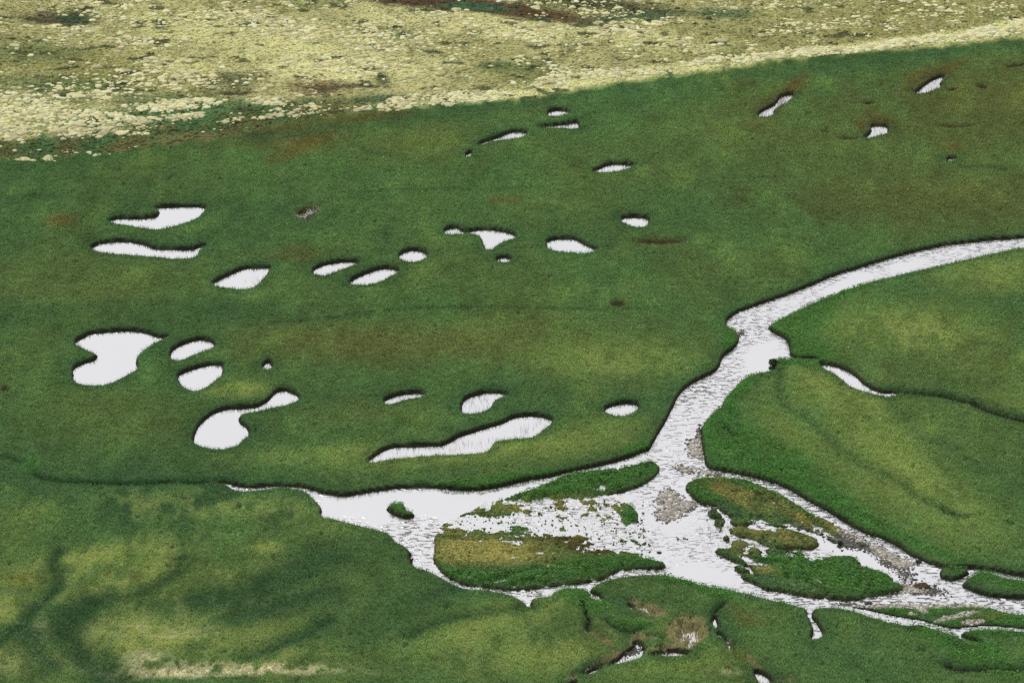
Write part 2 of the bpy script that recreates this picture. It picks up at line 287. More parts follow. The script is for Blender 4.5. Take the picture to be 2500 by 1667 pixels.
reedf = np.zeros(X.shape)
for s, a in [(.9, ('g', 600, 730, 50, 60, -40)), (.5, ('g', 640, 690, 60, 50, 0)), (.4, ('g', 500, 790, 60, 40, 0)), (.35, ('g', 1700, 590, 110, 50, -20)), (.3, ('g', 1300, 920, 90, 50, 0)), (.4, ('g', 1830, 1125, 50, 30, 0)), (.2, ('d', 1070, 400, 100, 60, 0)), (.12, ('d', 900, 700, 500, 40, -5)), (.15, ('d', 1450, 570, 150, 40, -20)),
             (.3, ('e', 1750, 885, 70, 25, 0)), (.25, ('e', 1320, 955, 120, 30, -10)), (.12, ('a', 1840, 690, 70, 40, 0)), (.4, ('o', 1560, 1190, 260, 50, -5)), (.25, ('o', 1130, 665, 50, 50, 0)), (.5, ('m', 410, 950, 30, 80, 0)), (.25, ('d', 560, 345, 150, 15, -10)), (.15, ('i', 800, 1000, 300, 200, 0)), (.10, ('h', 1100, 600, 700, 130, 0))]:
    reedf = np.maximum(reedf, s*ell(*a, .6, wob*.6))

# ---- height
z = -.38 + .84*sstep(-.30, .30, sd_)
inland = sstep(.6, 6, sd_)
bog = sstep(-2, 4, Y*0+sd_)
roll = sstep(1050, 1300, py)*sstep(1500, 700, px)                    # rolling lower-left ground
relief = .10*nB + (.09+.2*roll)*nA + roll*(.55*fbm(X*.8+Y*.5, Y*.7-X*.3, 16, 3, 61)+.2) + slope*(.35*fbm(X, Y*.7, 12, 4, 63)+.10*fbm(X, Y*.7, 1.5, 2, 64)+.25)
z = np.where(sd_ > 0, z + inland*(relief+.28+.3*roll), z)
dm = np.zeros(X.shape); cut = np.zeros(X.shape)
for p, hw, dp in ditches:
    d = np.full(X.shape, 9.0); dist_into(d, p, 3+hw*3, False)
    g = np.exp(-(d/hw/(1+.35*nC))**2); z -= dp*g*(sd_ > -.1)*np.where(sd_ > .5, 1, .3); dm = np.maximum(dm, np.exp(-(d/(hw*1.7))**2)*min(1, dp*2))
    if dp >= .5 and hw < 1: cut = np.maximum(cut, np.exp(-(d/(hw*.8))**4)*min(1, dp))
z = np.where(low_isl & (sd_ > 0), np.minimum(z, np.clip(.45*marsh, -.16, .22) + .3*sstep(.75, 1.0, cov)*(marsh > .3)), z)
sw = (sd_ > .4) & (seep_n > 0)
z = np.where(sw, np.minimum(z, .03 - .22*np.clip(seep_n, 0, .6)), z)
z = np.where((sd_ > .2) & (seep_hard > .5), -.12, z)
z = np.where((isl_id == 9) & (sd_ > 0), np.minimum(z, .10+.12*sstep(.5, 2.5, sd_)+.04*nC), z)
dry = (sd_ > .3) & (sd_ < 1.5) & (seep_n < 0) & ~low_isl
z = np.where(dry, np.maximum(z, .03), z)
wetzone = ((sd_ < 1.2) | (seep > .02) | low_isl | river_w).astype(float)
holl = np.zeros(X.shape)
for a in [('p', 430, 150, 250, 50, 0), ('p', 1690, 675, 220, 30, 0), ('p', 2250, 670, 220, 45, 0), ('f', 1000, 12, 150, 22, 6), ('f', 1250, 30, 240, 26, 5), ('e', 1500, 60, 650, 60, 7)]:
    holl = np.maximum(holl, ell(*a, .7, wob))
z -= holl*1.0*slope
spots = []
for a in [('g', 1240, 760, 45, 18, 0), ('g', 1090, 1015, 85, 14, 0), ('g', 1860, 928, 120, 12, 0), ('g', 1845, 660, 45, 16, -10), ('g', 2045, 645, 45, 16, 5), ('g', 2300, 490, 75, 14, -10),
          ('g', 800, 840, 25, 10, 0), ('g', 920, 968, 30, 10, 0), ('c', 150, 215, 85, 38, -15), ('b', 40, 470, 40, 22, 0), ('f', 1515, 562, 50, 7, 0), ('f', 1420, 705, 22, 8, 0), ('e', 1850, 1305, 40, 8, 0)]:
    spots.append(ell(*a, .4, wob*.5))
spot = np.maximum.reduce(spots)
z -= spot*.55*(sd_ > 1)
cut = np.maximum(cut, .5*sstep(.35, .8, spot))
z = np.where(Y < 215, np.minimum((215-Y)*.84, 1150+60*fbm(X, Y, 400, 4, 73)) + np.clip((150-Y)/300, 0, 1)*25*(fbm(X, Y, 120, 4, 74)-1), z)  # unseen mountainside behind the camera, added to darken the banks facing it
R_ = np.where(Y < 215, 0, np.hypot(X, Y-450))
z += sstep(700, 5000, R_)*(120*fbm(X, Y, 1500, 3, 71)+60)

# ------------------------------------------------------------------ vegetation colour (albedo map, some sun and shade painted in)
def col(r, g, b): return np.array([r, g, b])
def mixc(C, c, f): return C*(1-f[..., None]) + c*f[..., None]
GREEN = col(.080, .146, .050); DEEP = col(.046, .108, .044); OLIVE = col(.120, .148, .046); YEL = col(.195, .245, .070)
BROWN = col(.130, .084, .026); STRAW = col(.75, .70, .42); LUSH = col(.074, .185, .040); PALE = col(.66, .635, .295); TAN = col(.28, .275, .098)
SAGE = col(.085, .135, .045); SUNNY = col(.34, .36, .12)
C = np.ones(X.shape+(3,))*GREEN
C = mixc(C, OLIVE, np.clip(.28+.8*nA, 0, 1)*.7)
C = mixc(C, DEEP, np.clip(.10+.9*nD-.3*nB, 0, 1)*.6)
C = mixc(C, YEL, np.clip(.9*nB+.4*nA-.25, 0, 1)*.45)
C = mixc(C, BROWN, np.clip(.8*nC+.5*nA-.75, 0, 1)*.5)
for kind, s, a in [
 (BROWN, .34, ('f', 2120, 470, 300, 55, 0)), (OLIVE, .35, ('f', 2250, 540, 300, 70, 0)), (OLIVE, .5, ('f', 1950, 340, 420, 90, 0)), (BROWN, .3, ('f', 2300, 250, 300, 90, 5)),
 (BROWN, .6, ('f', 640, 315, 190, 26, -6)), (BROWN, .8, ('f', 860, 278, 90, 12, -5)), (BROWN, .6, ('f', 700, 345, 80, 18, -20)), (OLIVE, .6, ('f', 930, 345, 170, 40, 0)),
 (BROWN, .7, ('f', 135, 515, 34, 12, -5)), (BROWN, .45, ('f', 1165, 470, 40, 10, 0)), (OLIVE, .55, ('f', 1050, 790, 480, 55, 0)), (BROWN, .25, ('f', 900, 800, 300, 40, 0)),
 (BROWN, .35, ('f', 680, 590, 60, 18, 0)), (OLIVE, .5, ('f', 200, 660, 230, 70, 0)), (OLIVE, .5, ('f', 250, 960, 200, 60, 5)), (YEL, .35, ('f', 1430, 840, 200, 50, 0)),
 (YEL, .6, ('f', 560, 905, 90, 18, 0)), (YEL, .45, ('f', 960, 1050, 340, 32, -3)), (YEL, .45, ('f', 1350, 1010, 150, 40, -10)), (YEL, .4, ('f', 300, 1300, 120, 35, 0)),
 (OLIVE, .5, ('f', 850, 950, 130, 30, -10)), (BROWN, .5, ('g', 320, 635, 120, 28, 0)), (BROWN, .9, ('g', 600, 730, 230, 60, -38)), (BROWN, .7, ('g', 1660, 600, 150, 70, -20)), (BROWN, .7, ('g', 1290, 925, 110, 70, 0)), (BROWN, .7, ('g', 760, 590, 130, 22, -35)), (BROWN, .65, ('g', 1720, 560, 240, 24, -25)),
 (BROWN, .5, ('g', 520, 800, 110, 40, 0)), (BROWN, .4, ('g', 1300, 920, 120, 60, 0)), (BROWN, .5, ('g', 1840, 1090, 70, 40, 0)), (OLIVE, .6, ('e', 1620, 790, 130, 40, 0)),
 (YEL, .5, ('f', 2080, 760, 190, 60, 5)), (YEL, .45, ('f', 2300, 640, 150, 40, 0)), (YEL, .3, ('f', 2010, 980, 190, 95, 35)), (YEL, .35, ('f', 1790, 980, 90, 60, 30)), (YEL, .35, ('f', 1900, 1070, 150, 45, 35)), (YEL, .35, ('f', 2120, 1200, 160, 35, 30)), (YEL, .25, ('f', 2200, 1010, 120, 50, 20)), (YEL, .4, ('f', 1900, 900, 110, 45, 10)), (YEL, .4, ('f', 2150, 1130, 200, 60, 35)),
 (OLIVE, .5, ('f', 2250, 850, 170, 50, 5)), (YEL, .35, ('f', 2300, 930, 90, 25, 0)), (DEEP, .3, ('f', 2230, 1050, 170, 80, 25)), (DEEP, .4, ('f', 1700, 1160, 50, 30, 0)),
 (YEL, .6, ('n', 60, 1090, 120, 90, 0)), (BROWN, .3, ('n', 130, 860, 160, 60, 0)), (YEL, .45, ('n', 620, 700, 250, 60, -10)), (YEL, .55, ('n', 620, 950, 300, 50, -12)), (YEL, .5, ('n', 1150, 780, 160, 60, 0)),
 (YEL, .5, ('n', 1900, 660, 130, 50, 0)), (YEL, .5, ('n', 1450, 880, 500, 70, -8)), (YEL, .6, ('n', 1100, 1260, 500, 110, -5)), (STRAW, .22, ('n', 1150, 1240, 430, 80, 0)), (STRAW, .3, ('n', 90, 1480, 130, 60, 0)),
 (YEL, .6, ('n', 150, 1420, 200, 120, 0)), (YEL, .6, ('n', 450, 1460, 160, 60, 10)), (STRAW, .25, ('n', 300, 1220, 60, 90, 0)), (YEL, .5, ('n', 1900, 1250, 300, 60, 0)), (YEL, .45, ('n', 1800, 1450, 500, 60, 0)), (STRAW, .75, ('n', 1050, 1480, 170, 70, 0)),
 (STRAW, .9, ('n', 1150, 1555, 380, 32, 0)), (STRAW, .95, ('n', 1900, 1520, 480, 34, 2)), (STRAW, .8, ('n', 1500, 1545, 760, 26, 1)), (STRAW, .3, ('n', 1250, 1290, 160, 20, 0)), (STRAW, .3, ('n', 1050, 1215, 90, 14, 0)),
 (BROWN, .4, ('n', 780, 840, 50, 22, 0)), (BROWN, .4, ('n', 970, 850, 45, 30, 0)), (DEEP, .6, ('f', 200, 1130, 500, 60, 3)), (DEEP, .4, ('f', 950, 1420, 300, 60, -20)),
 (YEL, .45, ('f', 1140, 1430, 220, 45, -20)), (OLIVE, .6, ('f', 1420, 1330, 90, 12, -3)), (YEL, .4, ('f', 1250, 1530, 200, 40, -5)), (YEL, .35, ('f', 1520, 1540, 180, 40, 0)), (STRAW, .3, ('m', 420, 1310, 130, 40, 0)),
 (OLIVE, .6, ('m', 650, 580, 330, 130, 20)), (BROWN, .25, ('m', 650, 650, 200, 60, 20)), (OLIVE, .5, ('m', 500, 1050, 200, 60, 30)), (DEEP, .4, ('m', 1900, 1150, 700, 250, 0)),
 (DEEP, .55, ('f', 1100, 255, 500, 18, -8)), (DEEP, .6, ('f', 2000, 150, 420, 24, -8)), (DEEP, .5, ('f', 350, 350, 350, 12, -6)), (DEEP, .45, ('f', 250, 730, 600, 26, 0)),
 (BROWN, .3, ('p', 200, 1110, 260, 45, 0))]:
    C = mixc(C, kind, s*ell(*a, .8, wob)*(np.clip(.85+2.2*grit+1.5*nC, 0, 1) if kind is STRAW else 1))
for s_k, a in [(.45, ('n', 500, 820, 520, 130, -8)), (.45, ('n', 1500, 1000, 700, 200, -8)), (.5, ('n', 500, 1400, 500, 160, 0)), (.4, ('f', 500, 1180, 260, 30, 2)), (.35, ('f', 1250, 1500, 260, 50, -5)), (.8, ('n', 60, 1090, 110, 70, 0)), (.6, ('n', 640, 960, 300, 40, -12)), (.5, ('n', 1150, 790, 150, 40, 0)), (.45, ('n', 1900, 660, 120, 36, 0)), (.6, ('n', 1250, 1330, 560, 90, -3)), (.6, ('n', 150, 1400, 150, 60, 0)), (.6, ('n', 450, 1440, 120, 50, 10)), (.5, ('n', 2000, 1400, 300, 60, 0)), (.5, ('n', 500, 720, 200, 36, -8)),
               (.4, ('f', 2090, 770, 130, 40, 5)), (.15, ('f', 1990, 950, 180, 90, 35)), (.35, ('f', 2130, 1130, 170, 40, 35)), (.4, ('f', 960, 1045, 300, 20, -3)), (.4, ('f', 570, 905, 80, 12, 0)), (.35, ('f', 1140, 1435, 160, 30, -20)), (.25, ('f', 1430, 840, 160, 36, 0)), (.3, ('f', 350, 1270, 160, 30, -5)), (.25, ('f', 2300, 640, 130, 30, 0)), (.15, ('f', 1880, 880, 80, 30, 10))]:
    C = mixc(C, SUNNY, s_k*ell(*a, .95, wob*1.6)*np.clip(.65+2*nC+nB, .05, 1))  # sunlit patches painted into the grass as brighter yellow-green
C = mixc(C, DEEP*.75, np.clip(dm*.9, 0, .85))  # lusher sedge along ditches, darkened further as painted valley shade
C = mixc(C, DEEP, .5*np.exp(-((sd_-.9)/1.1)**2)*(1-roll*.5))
# leafy herbs on the richer banks
herb = np.zeros(X.shape)
for a in [('f', 1835, 745, 75, 45, -25), ('f', 1840, 800, 70, 25, 15), ('f', 1950, 670, 60, 14, -20), ('f', 1830, 835, 60, 12, 0), ('f', 1700, 890, 60, 22, -40), ('f', 1650, 960, 32, 100, 12), ('f', 1680, 1030, 70, 55, 20), ('f', 1790, 1075, 120, 40, 25), ('f', 1930, 1165, 170, 22, 32),
          ('f', 2120, 1260, 110, 10, 25), ('f', 1680, 785, 22, 30, 0), ('h', 1500, 250, 520, 85, -9), ('h', 1000, 370, 320, 50, -15), ('h', 1300, 985, 620, 70, -9), ('h', 1900, 910, 180, 35, 5), ('h', 500, 1050, 300, 45, 8), ('h', 1820, 520, 60, 110, 30),
          ('i', 480, 430, 120, 110, 0), ('i', 620, 560, 130, 40, 10), ('i', 900, 370, 260, 40, 5), ('i', 1100, 430, 170, 60, 20), ('i', 1350, 500, 200, 45, 30), ('i', 1750, 750, 200, 30, 35), ('i', 1650, 1190, 110, 50, 0), ('i', 1900, 1420, 620, 160, 5), ('i', 1400, 1290, 200, 40, 12),
          ('j', 350, 1020, 500, 190, 8), ('j', 1900, 1000, 280, 60, 10), ('j', 2350, 1090, 330, 70, 0), ('j', 1600, 920, 110, 30, 0), ('d', 520, 1150, 110, 50, 25), ('l', 2050, 580, 420, 70, 5), ('l', 1350, 500, 280, 45, 5), ('l', 800, 500, 220, 26, 8), ('l', 1350, 640, 240, 40, 3),
          ('o', 430, 530, 260, 80, 0), ('o', 620, 680, 260, 90, 20), ('o', 1150, 930, 280, 35, 5), ('o', 2150, 560, 260, 80, 20), ('o', 1700, 440, 260, 40, 12), ('m', 1150, 400, 260, 50, 15), ('m', 250, 250, 260, 120, 15), ('l', 500, 560, 500, 70, 15), ('l', 1250, 780, 420, 90, 25),
          ('l', 1700, 1020, 600, 170, 22), ('l', 2150, 1320, 300, 60, 0), ('d', 1300, 960, 700, 35, -6), ('b', 230, 1010, 60, 40, 0), ('l', 1950, 760, 420, 60, 5), ('d', 2250, 730, 110, 30, -20)]:
    herb = np.maximum(herb, ell(*a, .55, wob))
herb *= (slope < .5)
hn = np.clip(herb*(1.0+.9*nC), 0, 1)
C = mixc(C, LUSH, .8*hn)
C = mixc(C, DEEP, np.clip(herb*(.9*nC+.5*nB), 0, .7))
# marsh islands: tawny moss and short sedge
tawny = np.maximum.reduce([ell(*a, .6, wob) for a in [('h', 700, 830, 560, 130, 2), ('h', 1350, 760, 380, 90, 8), ('h', 1150, 460, 620, 70, 0), ('h', 1500, 560, 200, 90, 0), ('h', 300, 650, 160, 120, 0), ('i', 900, 520, 520, 110, 28), ('i', 1500, 700, 520, 90, 28), ('i', 1350, 990, 600, 110, 10), ('i', 1050, 1110, 240, 110, 5), ('i', 1250, 1390, 200, 60, 10), ('i', 2050, 900, 300, 50, 25), ('l', 1800, 720, 260, 50, 5), ('l', 1900, 560, 200, 40, 0)]])
TAW = col(.235, .205, .062)
C = mixc(C, TAW, np.clip(.85*tawny*(.75+.8*nC)*(1-.5*hn), 0, 1)*(isl_id > 0))
C = mixc(C, col(.40, .37, .115), .75*ell('h', 620, 850, 420, 90, 3, .7, wob)*(isl_id == 1))
C = mixc(C, col(.060, .052, .020), .75*np.clip(ell('h', 1400, 770, 420, 70, 10, .6, wob), 0, 1)*(isl_id == 1))
C = mixc(C, col(.27, .215, .12), .7*sstep(.15, .6, seep)*(sd_ > .3))
C = mixc(C, BROWN*.8, .7*spot)
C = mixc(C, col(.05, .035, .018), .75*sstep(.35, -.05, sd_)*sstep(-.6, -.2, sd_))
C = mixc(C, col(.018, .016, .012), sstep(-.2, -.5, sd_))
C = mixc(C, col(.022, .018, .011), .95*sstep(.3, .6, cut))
C = mixc(C, col(.016, .014, .010), .9*sstep(.42, .2, sd_)*(~low_isl))  # peat-dark bank rim, painted in place of the shaded bank face
# the slope
q1 = fbm(X*.55, Y*.5, 22, 5, 81); q2 = fbm(X*.5, Y*.42, 6, 4, 83); q3 = fbm(X*.6, Y*.4, 1.5, 3, 87)
M = np.ones(X.shape+(3,))*PALE*.68
M = mixc(M, TAN, np.clip(.30+1.1*q1+.5*q2, 0, 1)*.85)
M = mixc(M, SAGE, np.clip(-.02+1.4*q2-.5*q1, 0, 1)*.85)
M = mixc(M, col(.50, .55, .16), np.clip(.9*q2+.6*q1-.35, 0, 1)*.6)
for kind, s, a in [
 (TAN, .75, ('f', 250, 170, 320, 45, 4)), (SAGE, .6, ('f', 130, 205, 180, 22, 2)), (TAN, .7, ('f', 1900, 80, 520, 70, -5)), (TAN, .6, ('f', 1230, 190, 180, 24, 0)), (SAGE, .5, ('f', 1180, 165, 70, 14, 0)),
 (PALE, .75, ('f', 600, 100, 330, 50, 8)), (PALE, .7, ('f', 1250, 75, 420, 28, 6)), (PALE, .8, ('f', 700, 185, 90, 40, 0)), (PALE, .7, ('f', 830, 175, 170, 30, 0)), (PALE, .55, ('f', 430, 160, 130, 22, 8)),
 (PALE*1.15, .9, ('f', 1250, 222, 330, 9, -7)), (PALE*1.1, .85, ('f', 1430, 185, 250, 13, -8)), (PALE*1.2, .9, ('f', 1900, 130, 420, 11, -8)), (PALE*1.2, .9, ('f', 2270, 85, 160, 16, -14)),
 (PALE, .45, ('f', 60, 270, 100, 40, 0)), (PALE, .6, ('f', 100, 310, 220, 16, -3)), (col(.055, .15, .05), .85, ('f', 430, 275, 310, 24, -4)), (col(.055, .14, .06), .8, ('f', 620, 285, 200, 14, -8)), (col(.06, .12, .04), .8, ('f', 240, 330, 280, 14, -6)),
 (col(.05, .12, .04), .6, ('f', 380, 240, 160, 14, 0)), (DEEP, .8, ('f', 130, 355, 240, 18, -3)), (SAGE, .6, ('f', 60, 130, 120, 25, 0)), (col(.06, .05, .03), .9, ('p', 430, 150, 230, 42, 0)), (col(.05, .10, .05), .7, ('p', 530, 140, 120, 35, 0)),
 (col(.06, .05, .03), .85, ('p', 1690, 680, 180, 22, 0)), (col(.05, .07, .03), .7, ('p', 1700, 600, 240, 45, 0)), (col(.20, .14, .07), .8, ('p', 2280, 650, 260, 45, 0)), (col(.07, .055, .03), .8, ('e', 200, 650, 260, 14, 2)), (col(.05, .07, .03), .8, ('e', 400, 600, 60, 45, 20)),
 (col(.09, .055, .03), .97, ('e', 800, 25, 700, 48, 4)), (col(.10, .06, .03), .95, ('e', 1450, 95, 520, 55, 8)), (col(.05, .06, .03), .85, ('e', 1900, 45, 520, 45, 8)), (col(.06, .14, .07), .9, ('e', 1060, 55, 260, 26, 3)), (col(.06, .14, .07), .85, ('e', 1530, 143, 70, 14, 0)),
 (col(.06, .12, .06), .8, ('e', 2150, 140, 300, 22, -2)), (col(.05, .11, .05), .7, ('g', 180, 130, 220, 36, 0)), (SAGE, .7, ('e', 1200, 500, 110, 22, 0)), (col(.055, .13, .06), .8, ('e', 300, 750, 260, 26, -5)), (col(.06, .15, .07), .7, ('f', 880, 262, 200, 8, -4))]:
    M = mixc(M, kind, s*ell(*a, .6, wob*1.1))
fleck = fbm(X*.40, Y*.62, 1.5, 2, 91)+.25*q2
M = mixc(M, col(.065, .075, .032), .85*sstep(.38, .5, fleck))
M = mixc(M, mixc(np.ones(M.shape)*col(.06, .13, .045), BROWN, np.clip(.4+nB, 0, 1)), .85*sstep(70, 25, edge-py+12*nB)*sstep(1050, 700, px))
M = M*(1+.3*q3[..., None])
C = C*(1+.22*nB+.18*nC)[..., None]
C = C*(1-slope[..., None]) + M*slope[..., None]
gravel_on = np.zeros(X.shape)
for a in [('l', 500, 420, 420, 34, 2), ('l', 1300, 400, 560, 28, 0), ('l', 1150, 430, 500, 30, 0), ('l', 1750, 420, 200, 22, 5), ('l', 1500, 560, 280, 30, -12), ('l', 1700, 630, 140, 26, -5), ('l', 1060, 490, 70, 24, 20), ('l', 150, 410, 130, 14, 5), ('l', 930, 530, 60, 12, 5)]:
    gravel_on = np.maximum(gravel_on, ell(*a, .35, wob*.6))
gravel_on *= (isl_id == 9)
g2 = np.maximum(ell('j', 380, 540, 220, 35, 20, .4, wob), ell('j', 1200, 1090, 60, 25, 0))*(isl_id == 2)
gravel_on = np.maximum(gravel_on, g2)
C = mixc(C, col(.34, .30, .26), .9*sstep(.35, .6, gravel_on))
C = np.clip(C, .004, .85)

# ------------------------------------------------------------------ materials
def new_mat(name):
    m = bpy.data.materials.new(name); m.use_nodes = True; t = m.node_tree; t.nodes.clear()
    o = t.nodes.new("ShaderNodeOutputMaterial"); return m, t, o
def attr_mat(name, var=.25, scale=3.0, rough=.9, transl=0.0, bump=0.0, spec=.1, gain=1.0):
    m, t, o = new_mat(name); n = t.nodes.new; l = t.links.new
    a = n("ShaderNodeAttribute"); a.attribute_name = "tint"
    g = n("ShaderNodeNewGeometry"); nz = n("ShaderNodeTexNoise"); nz.inputs['Scale'].default_value = scale; nz.inputs['Detail'].default_value = 4
    l(g.outputs['Position'], nz.inputs['Vector'])
    mr = n("ShaderNodeMapRange"); mr.inputs[1].default_value = .3; mr.inputs[2].default_value = .7
    mr.inputs[3].default_value = (1-var)*gain; mr.inputs[4].default_value = (1+var)*gain; l(nz.outputs[0], mr.inputs[0])
    v = n("ShaderNodeVectorMath"); v.operation = 'SCALE'; l(a.outputs['Color'], v.inputs[0]); l(mr.outputs[0], v.inputs['Scale'])
    p = n("ShaderNodeBsdfPrincipled"); p.inputs['Roughness'].default_value = rough; p.inputs['Specular IOR Level'].default_value = spec
    l(v.outputs[0], p.inputs['Base Color']); sh = p.outputs[0]
    if bump:
        b = n("ShaderNodeBump"); b.inputs['Strength'].default_value = 1; b.inputs['Distance'].default_value = bump
        l(nz.outputs[0], b.inputs['Height']); l(b.outputs[0], p.inputs['Normal'])
    if transl:
        tr = n("ShaderNodeBsdfTranslucent"); l(v.outputs[0], tr.inputs['Color'])
        mx = n("ShaderNodeMixShader"); mx.inputs[0].default_value = transl; l(p.outputs[0], mx.inputs[1]); l(tr.outputs[0], mx.inputs[2]); sh = mx.outputs[0]
    l(sh, o.inputs[0]); return m
M_ground = attr_mat("turf", .3, 2.2, bump=.12, gain=1.15)
M_blade = attr_mat("sedge_blades", .12, .8, rough=.6, transl=.15, gain=4.0)
M_herb = attr_mat("herb_leaves", .2, 1.2, rough=.55, transl=.3, gain=1.5)
M_moss = attr_mat("cream_moss", .16, 5.0, bump=.05)
M_stone = attr_mat("stone", .3, 9.0, rough=.8, spec=.25)
def water_mat(name, still):
    m, t, o = new_mat(name); n = t.nodes.new; l = t.links.new
    g = n("ShaderNodeNewGeometry")
    mp = n("ShaderNodeMapping"); mp.inputs['Rotation'].default_value = (0, 0, math.radians(10)); mp.inputs['Scale'].default_value = (.62, 1.25, 1) if not still else (.5, .3, 1)
    l(g.outputs['Position'], mp.inputs[0])
    nz = n("ShaderNodeTexNoise"); nz.inputs['Scale'].default_value = 1.5; nz.inputs['Distortion'].default_value = .6; nz.inputs['Detail'].default_value = 3; nz.inputs['Roughness'].default_value = .5
    l(mp.outputs[0], nz.inputs['Vector'])
    b = n("ShaderNodeBump"); b.inputs['Distance'].default_value = .02 if still else .20
    if still: b.inputs['Strength'].default_value = .15
    else:
        a = n("ShaderNodeAttribute"); a.attribute_name = "rough_water"; l(a.outputs['Fac'], b.inputs['Strength'])
    wv = n("ShaderNodeMapRange"); wv.interpolation_type = 'SMOOTHSTEP'; wv.inputs[1].default_value = .50; wv.inputs[2].default_value = .76
    l(nz.outputs[0], wv.inputs[0]); l(wv.outputs[0], b.inputs['Height'])
    lw = n("ShaderNodeLayerWeight"); lw.inputs['Blend'].default_value = .5; l(b.outputs[0], lw.inputs['Normal'])
    mr = n("ShaderNodeMapRange"); mr.interpolation_type = 'SMOOTHSTEP'; mr.inputs[1].default_value = .28; mr.inputs[2].default_value = .48
    mr.inputs[3].default_value = .0; mr.inputs[4].default_value = .97; l(lw.outputs['Facing'], mr.inputs[0])
    gl = n("ShaderNodeBsdfGlossy"); gl.inputs['Roughness'].default_value = .03 if still else .14; gl.inputs['Color'].default_value = (.90, .892, .895, 1); l(b.outputs[0], gl.inputs['Normal'])
    df = n("ShaderNodeBsdfDiffuse"); df.inputs['Color'].default_value = (.035, .03, .028, 1)
    mx = n("ShaderNodeMixShader"); l(mr.outputs[0], mx.inputs[0]); l(df.outputs[0], mx.inputs[1]); l(gl.outputs[0], mx.inputs[2]); sh = mx.outputs[0]
    if not still:
        fo = n("ShaderNodeAttribute"); fo.attribute_name = "foam"
        n2 = n("ShaderNodeTexNoise"); n2.inputs['Scale'].default_value = 1.1; n2.inputs['Detail'].default_value = 5; l(mp.outputs[0], n2.inputs['Vector'])
        ad = n("ShaderNodeMath"); ad.operation = 'ADD'; l(fo.outputs['Fac'], ad.inputs[0]); l(n2.outputs[0], ad.inputs[1])
        st = n("ShaderNodeMapRange"); st.inputs[1].default_value = 1.0; st.inputs[2].default_value = 1.12; l(ad.outputs[0], st.inputs[0])
        d2 = n("ShaderNodeBsdfDiffuse"); d2.inputs['Color'].default_value = (.92, .92, .93, 1)
        m2 = n("ShaderNodeMixShader"); l(st.outputs[0], m2.inputs[0]); l(sh, m2.inputs[1]); l(d2.outputs[0], m2.inputs[2]); sh = m2.outputs[0]
    l(sh, o.inputs[0]); return m
M_pond = water_mat("still_water", True); M_river = water_mat("running_water", False)

# ------------------------------------------------------------------ mesh helpers
def tag(o, label=None, cat=None, group=None, kind=None):
    for k, v in (('label', label), ('category', cat), ('group', group), ('kind', kind)):
        if v: o[k] = v
    return o
def mesh_obj(name, V, F, mat, tint=None, smooth=True, parent=None, attrs=None):
    V = np.asarray(V, np.float32); F = np.asarray(F, np.int32); me = bpy.data.meshes.new(name)
    me.vertices.add(len(V)); me.vertices.foreach_set('co', V.ravel())
    k = F.shape[1]; me.loops.add(F.size); me.loops.foreach_set('vertex_index', F.ravel())
    me.polygons.add(len(F)); me.polygons.foreach_set('loop_start', np.arange(0, F.size, k, dtype=np.int32))
    me.update(calc_edges=True)
    me.polygons.foreach_set('use_smooth', np.full(len(F), smooth))
    if tint is not None:
        a = me.attributes.new('tint', 'FLOAT_COLOR', 'POINT'); c = np.ones((len(V), 4), np.float32); c[:, :3] = tint; a.data.foreach_set('color', c.ravel())
    for nm, v in (attrs or {}).items():
        a = me.attributes.new(nm, 'FLOAT', 'POINT'); a.data.foreach_set('value', np.asarray(v, np.float32))
    me.materials.append(mat)
    o = bpy.data.objects.new(name, me); sc.collection.objects.link(o); o.parent = parent
    return o
def grid_faces(mask):                       # mask over cells (NY-1, NX-1)
    j, i = np.nonzero(mask); a = j*NX+i
    return np.stack([a, a+1, a+NX+1, a+NX], 1)
def compact(V, F, *ex):
    u, inv = np.unique(F, return_inverse=True)
    return (V[u], inv.reshape(F.shape)) + tuple(e[u] for e in ex)
GV = np.stack([X, Y, z], 2).reshape(-1, 3)
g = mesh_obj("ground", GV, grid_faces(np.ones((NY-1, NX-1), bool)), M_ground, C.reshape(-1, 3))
tag(g, "green wetland meadow rising to a pale mossy slope at the back", kind='structure')

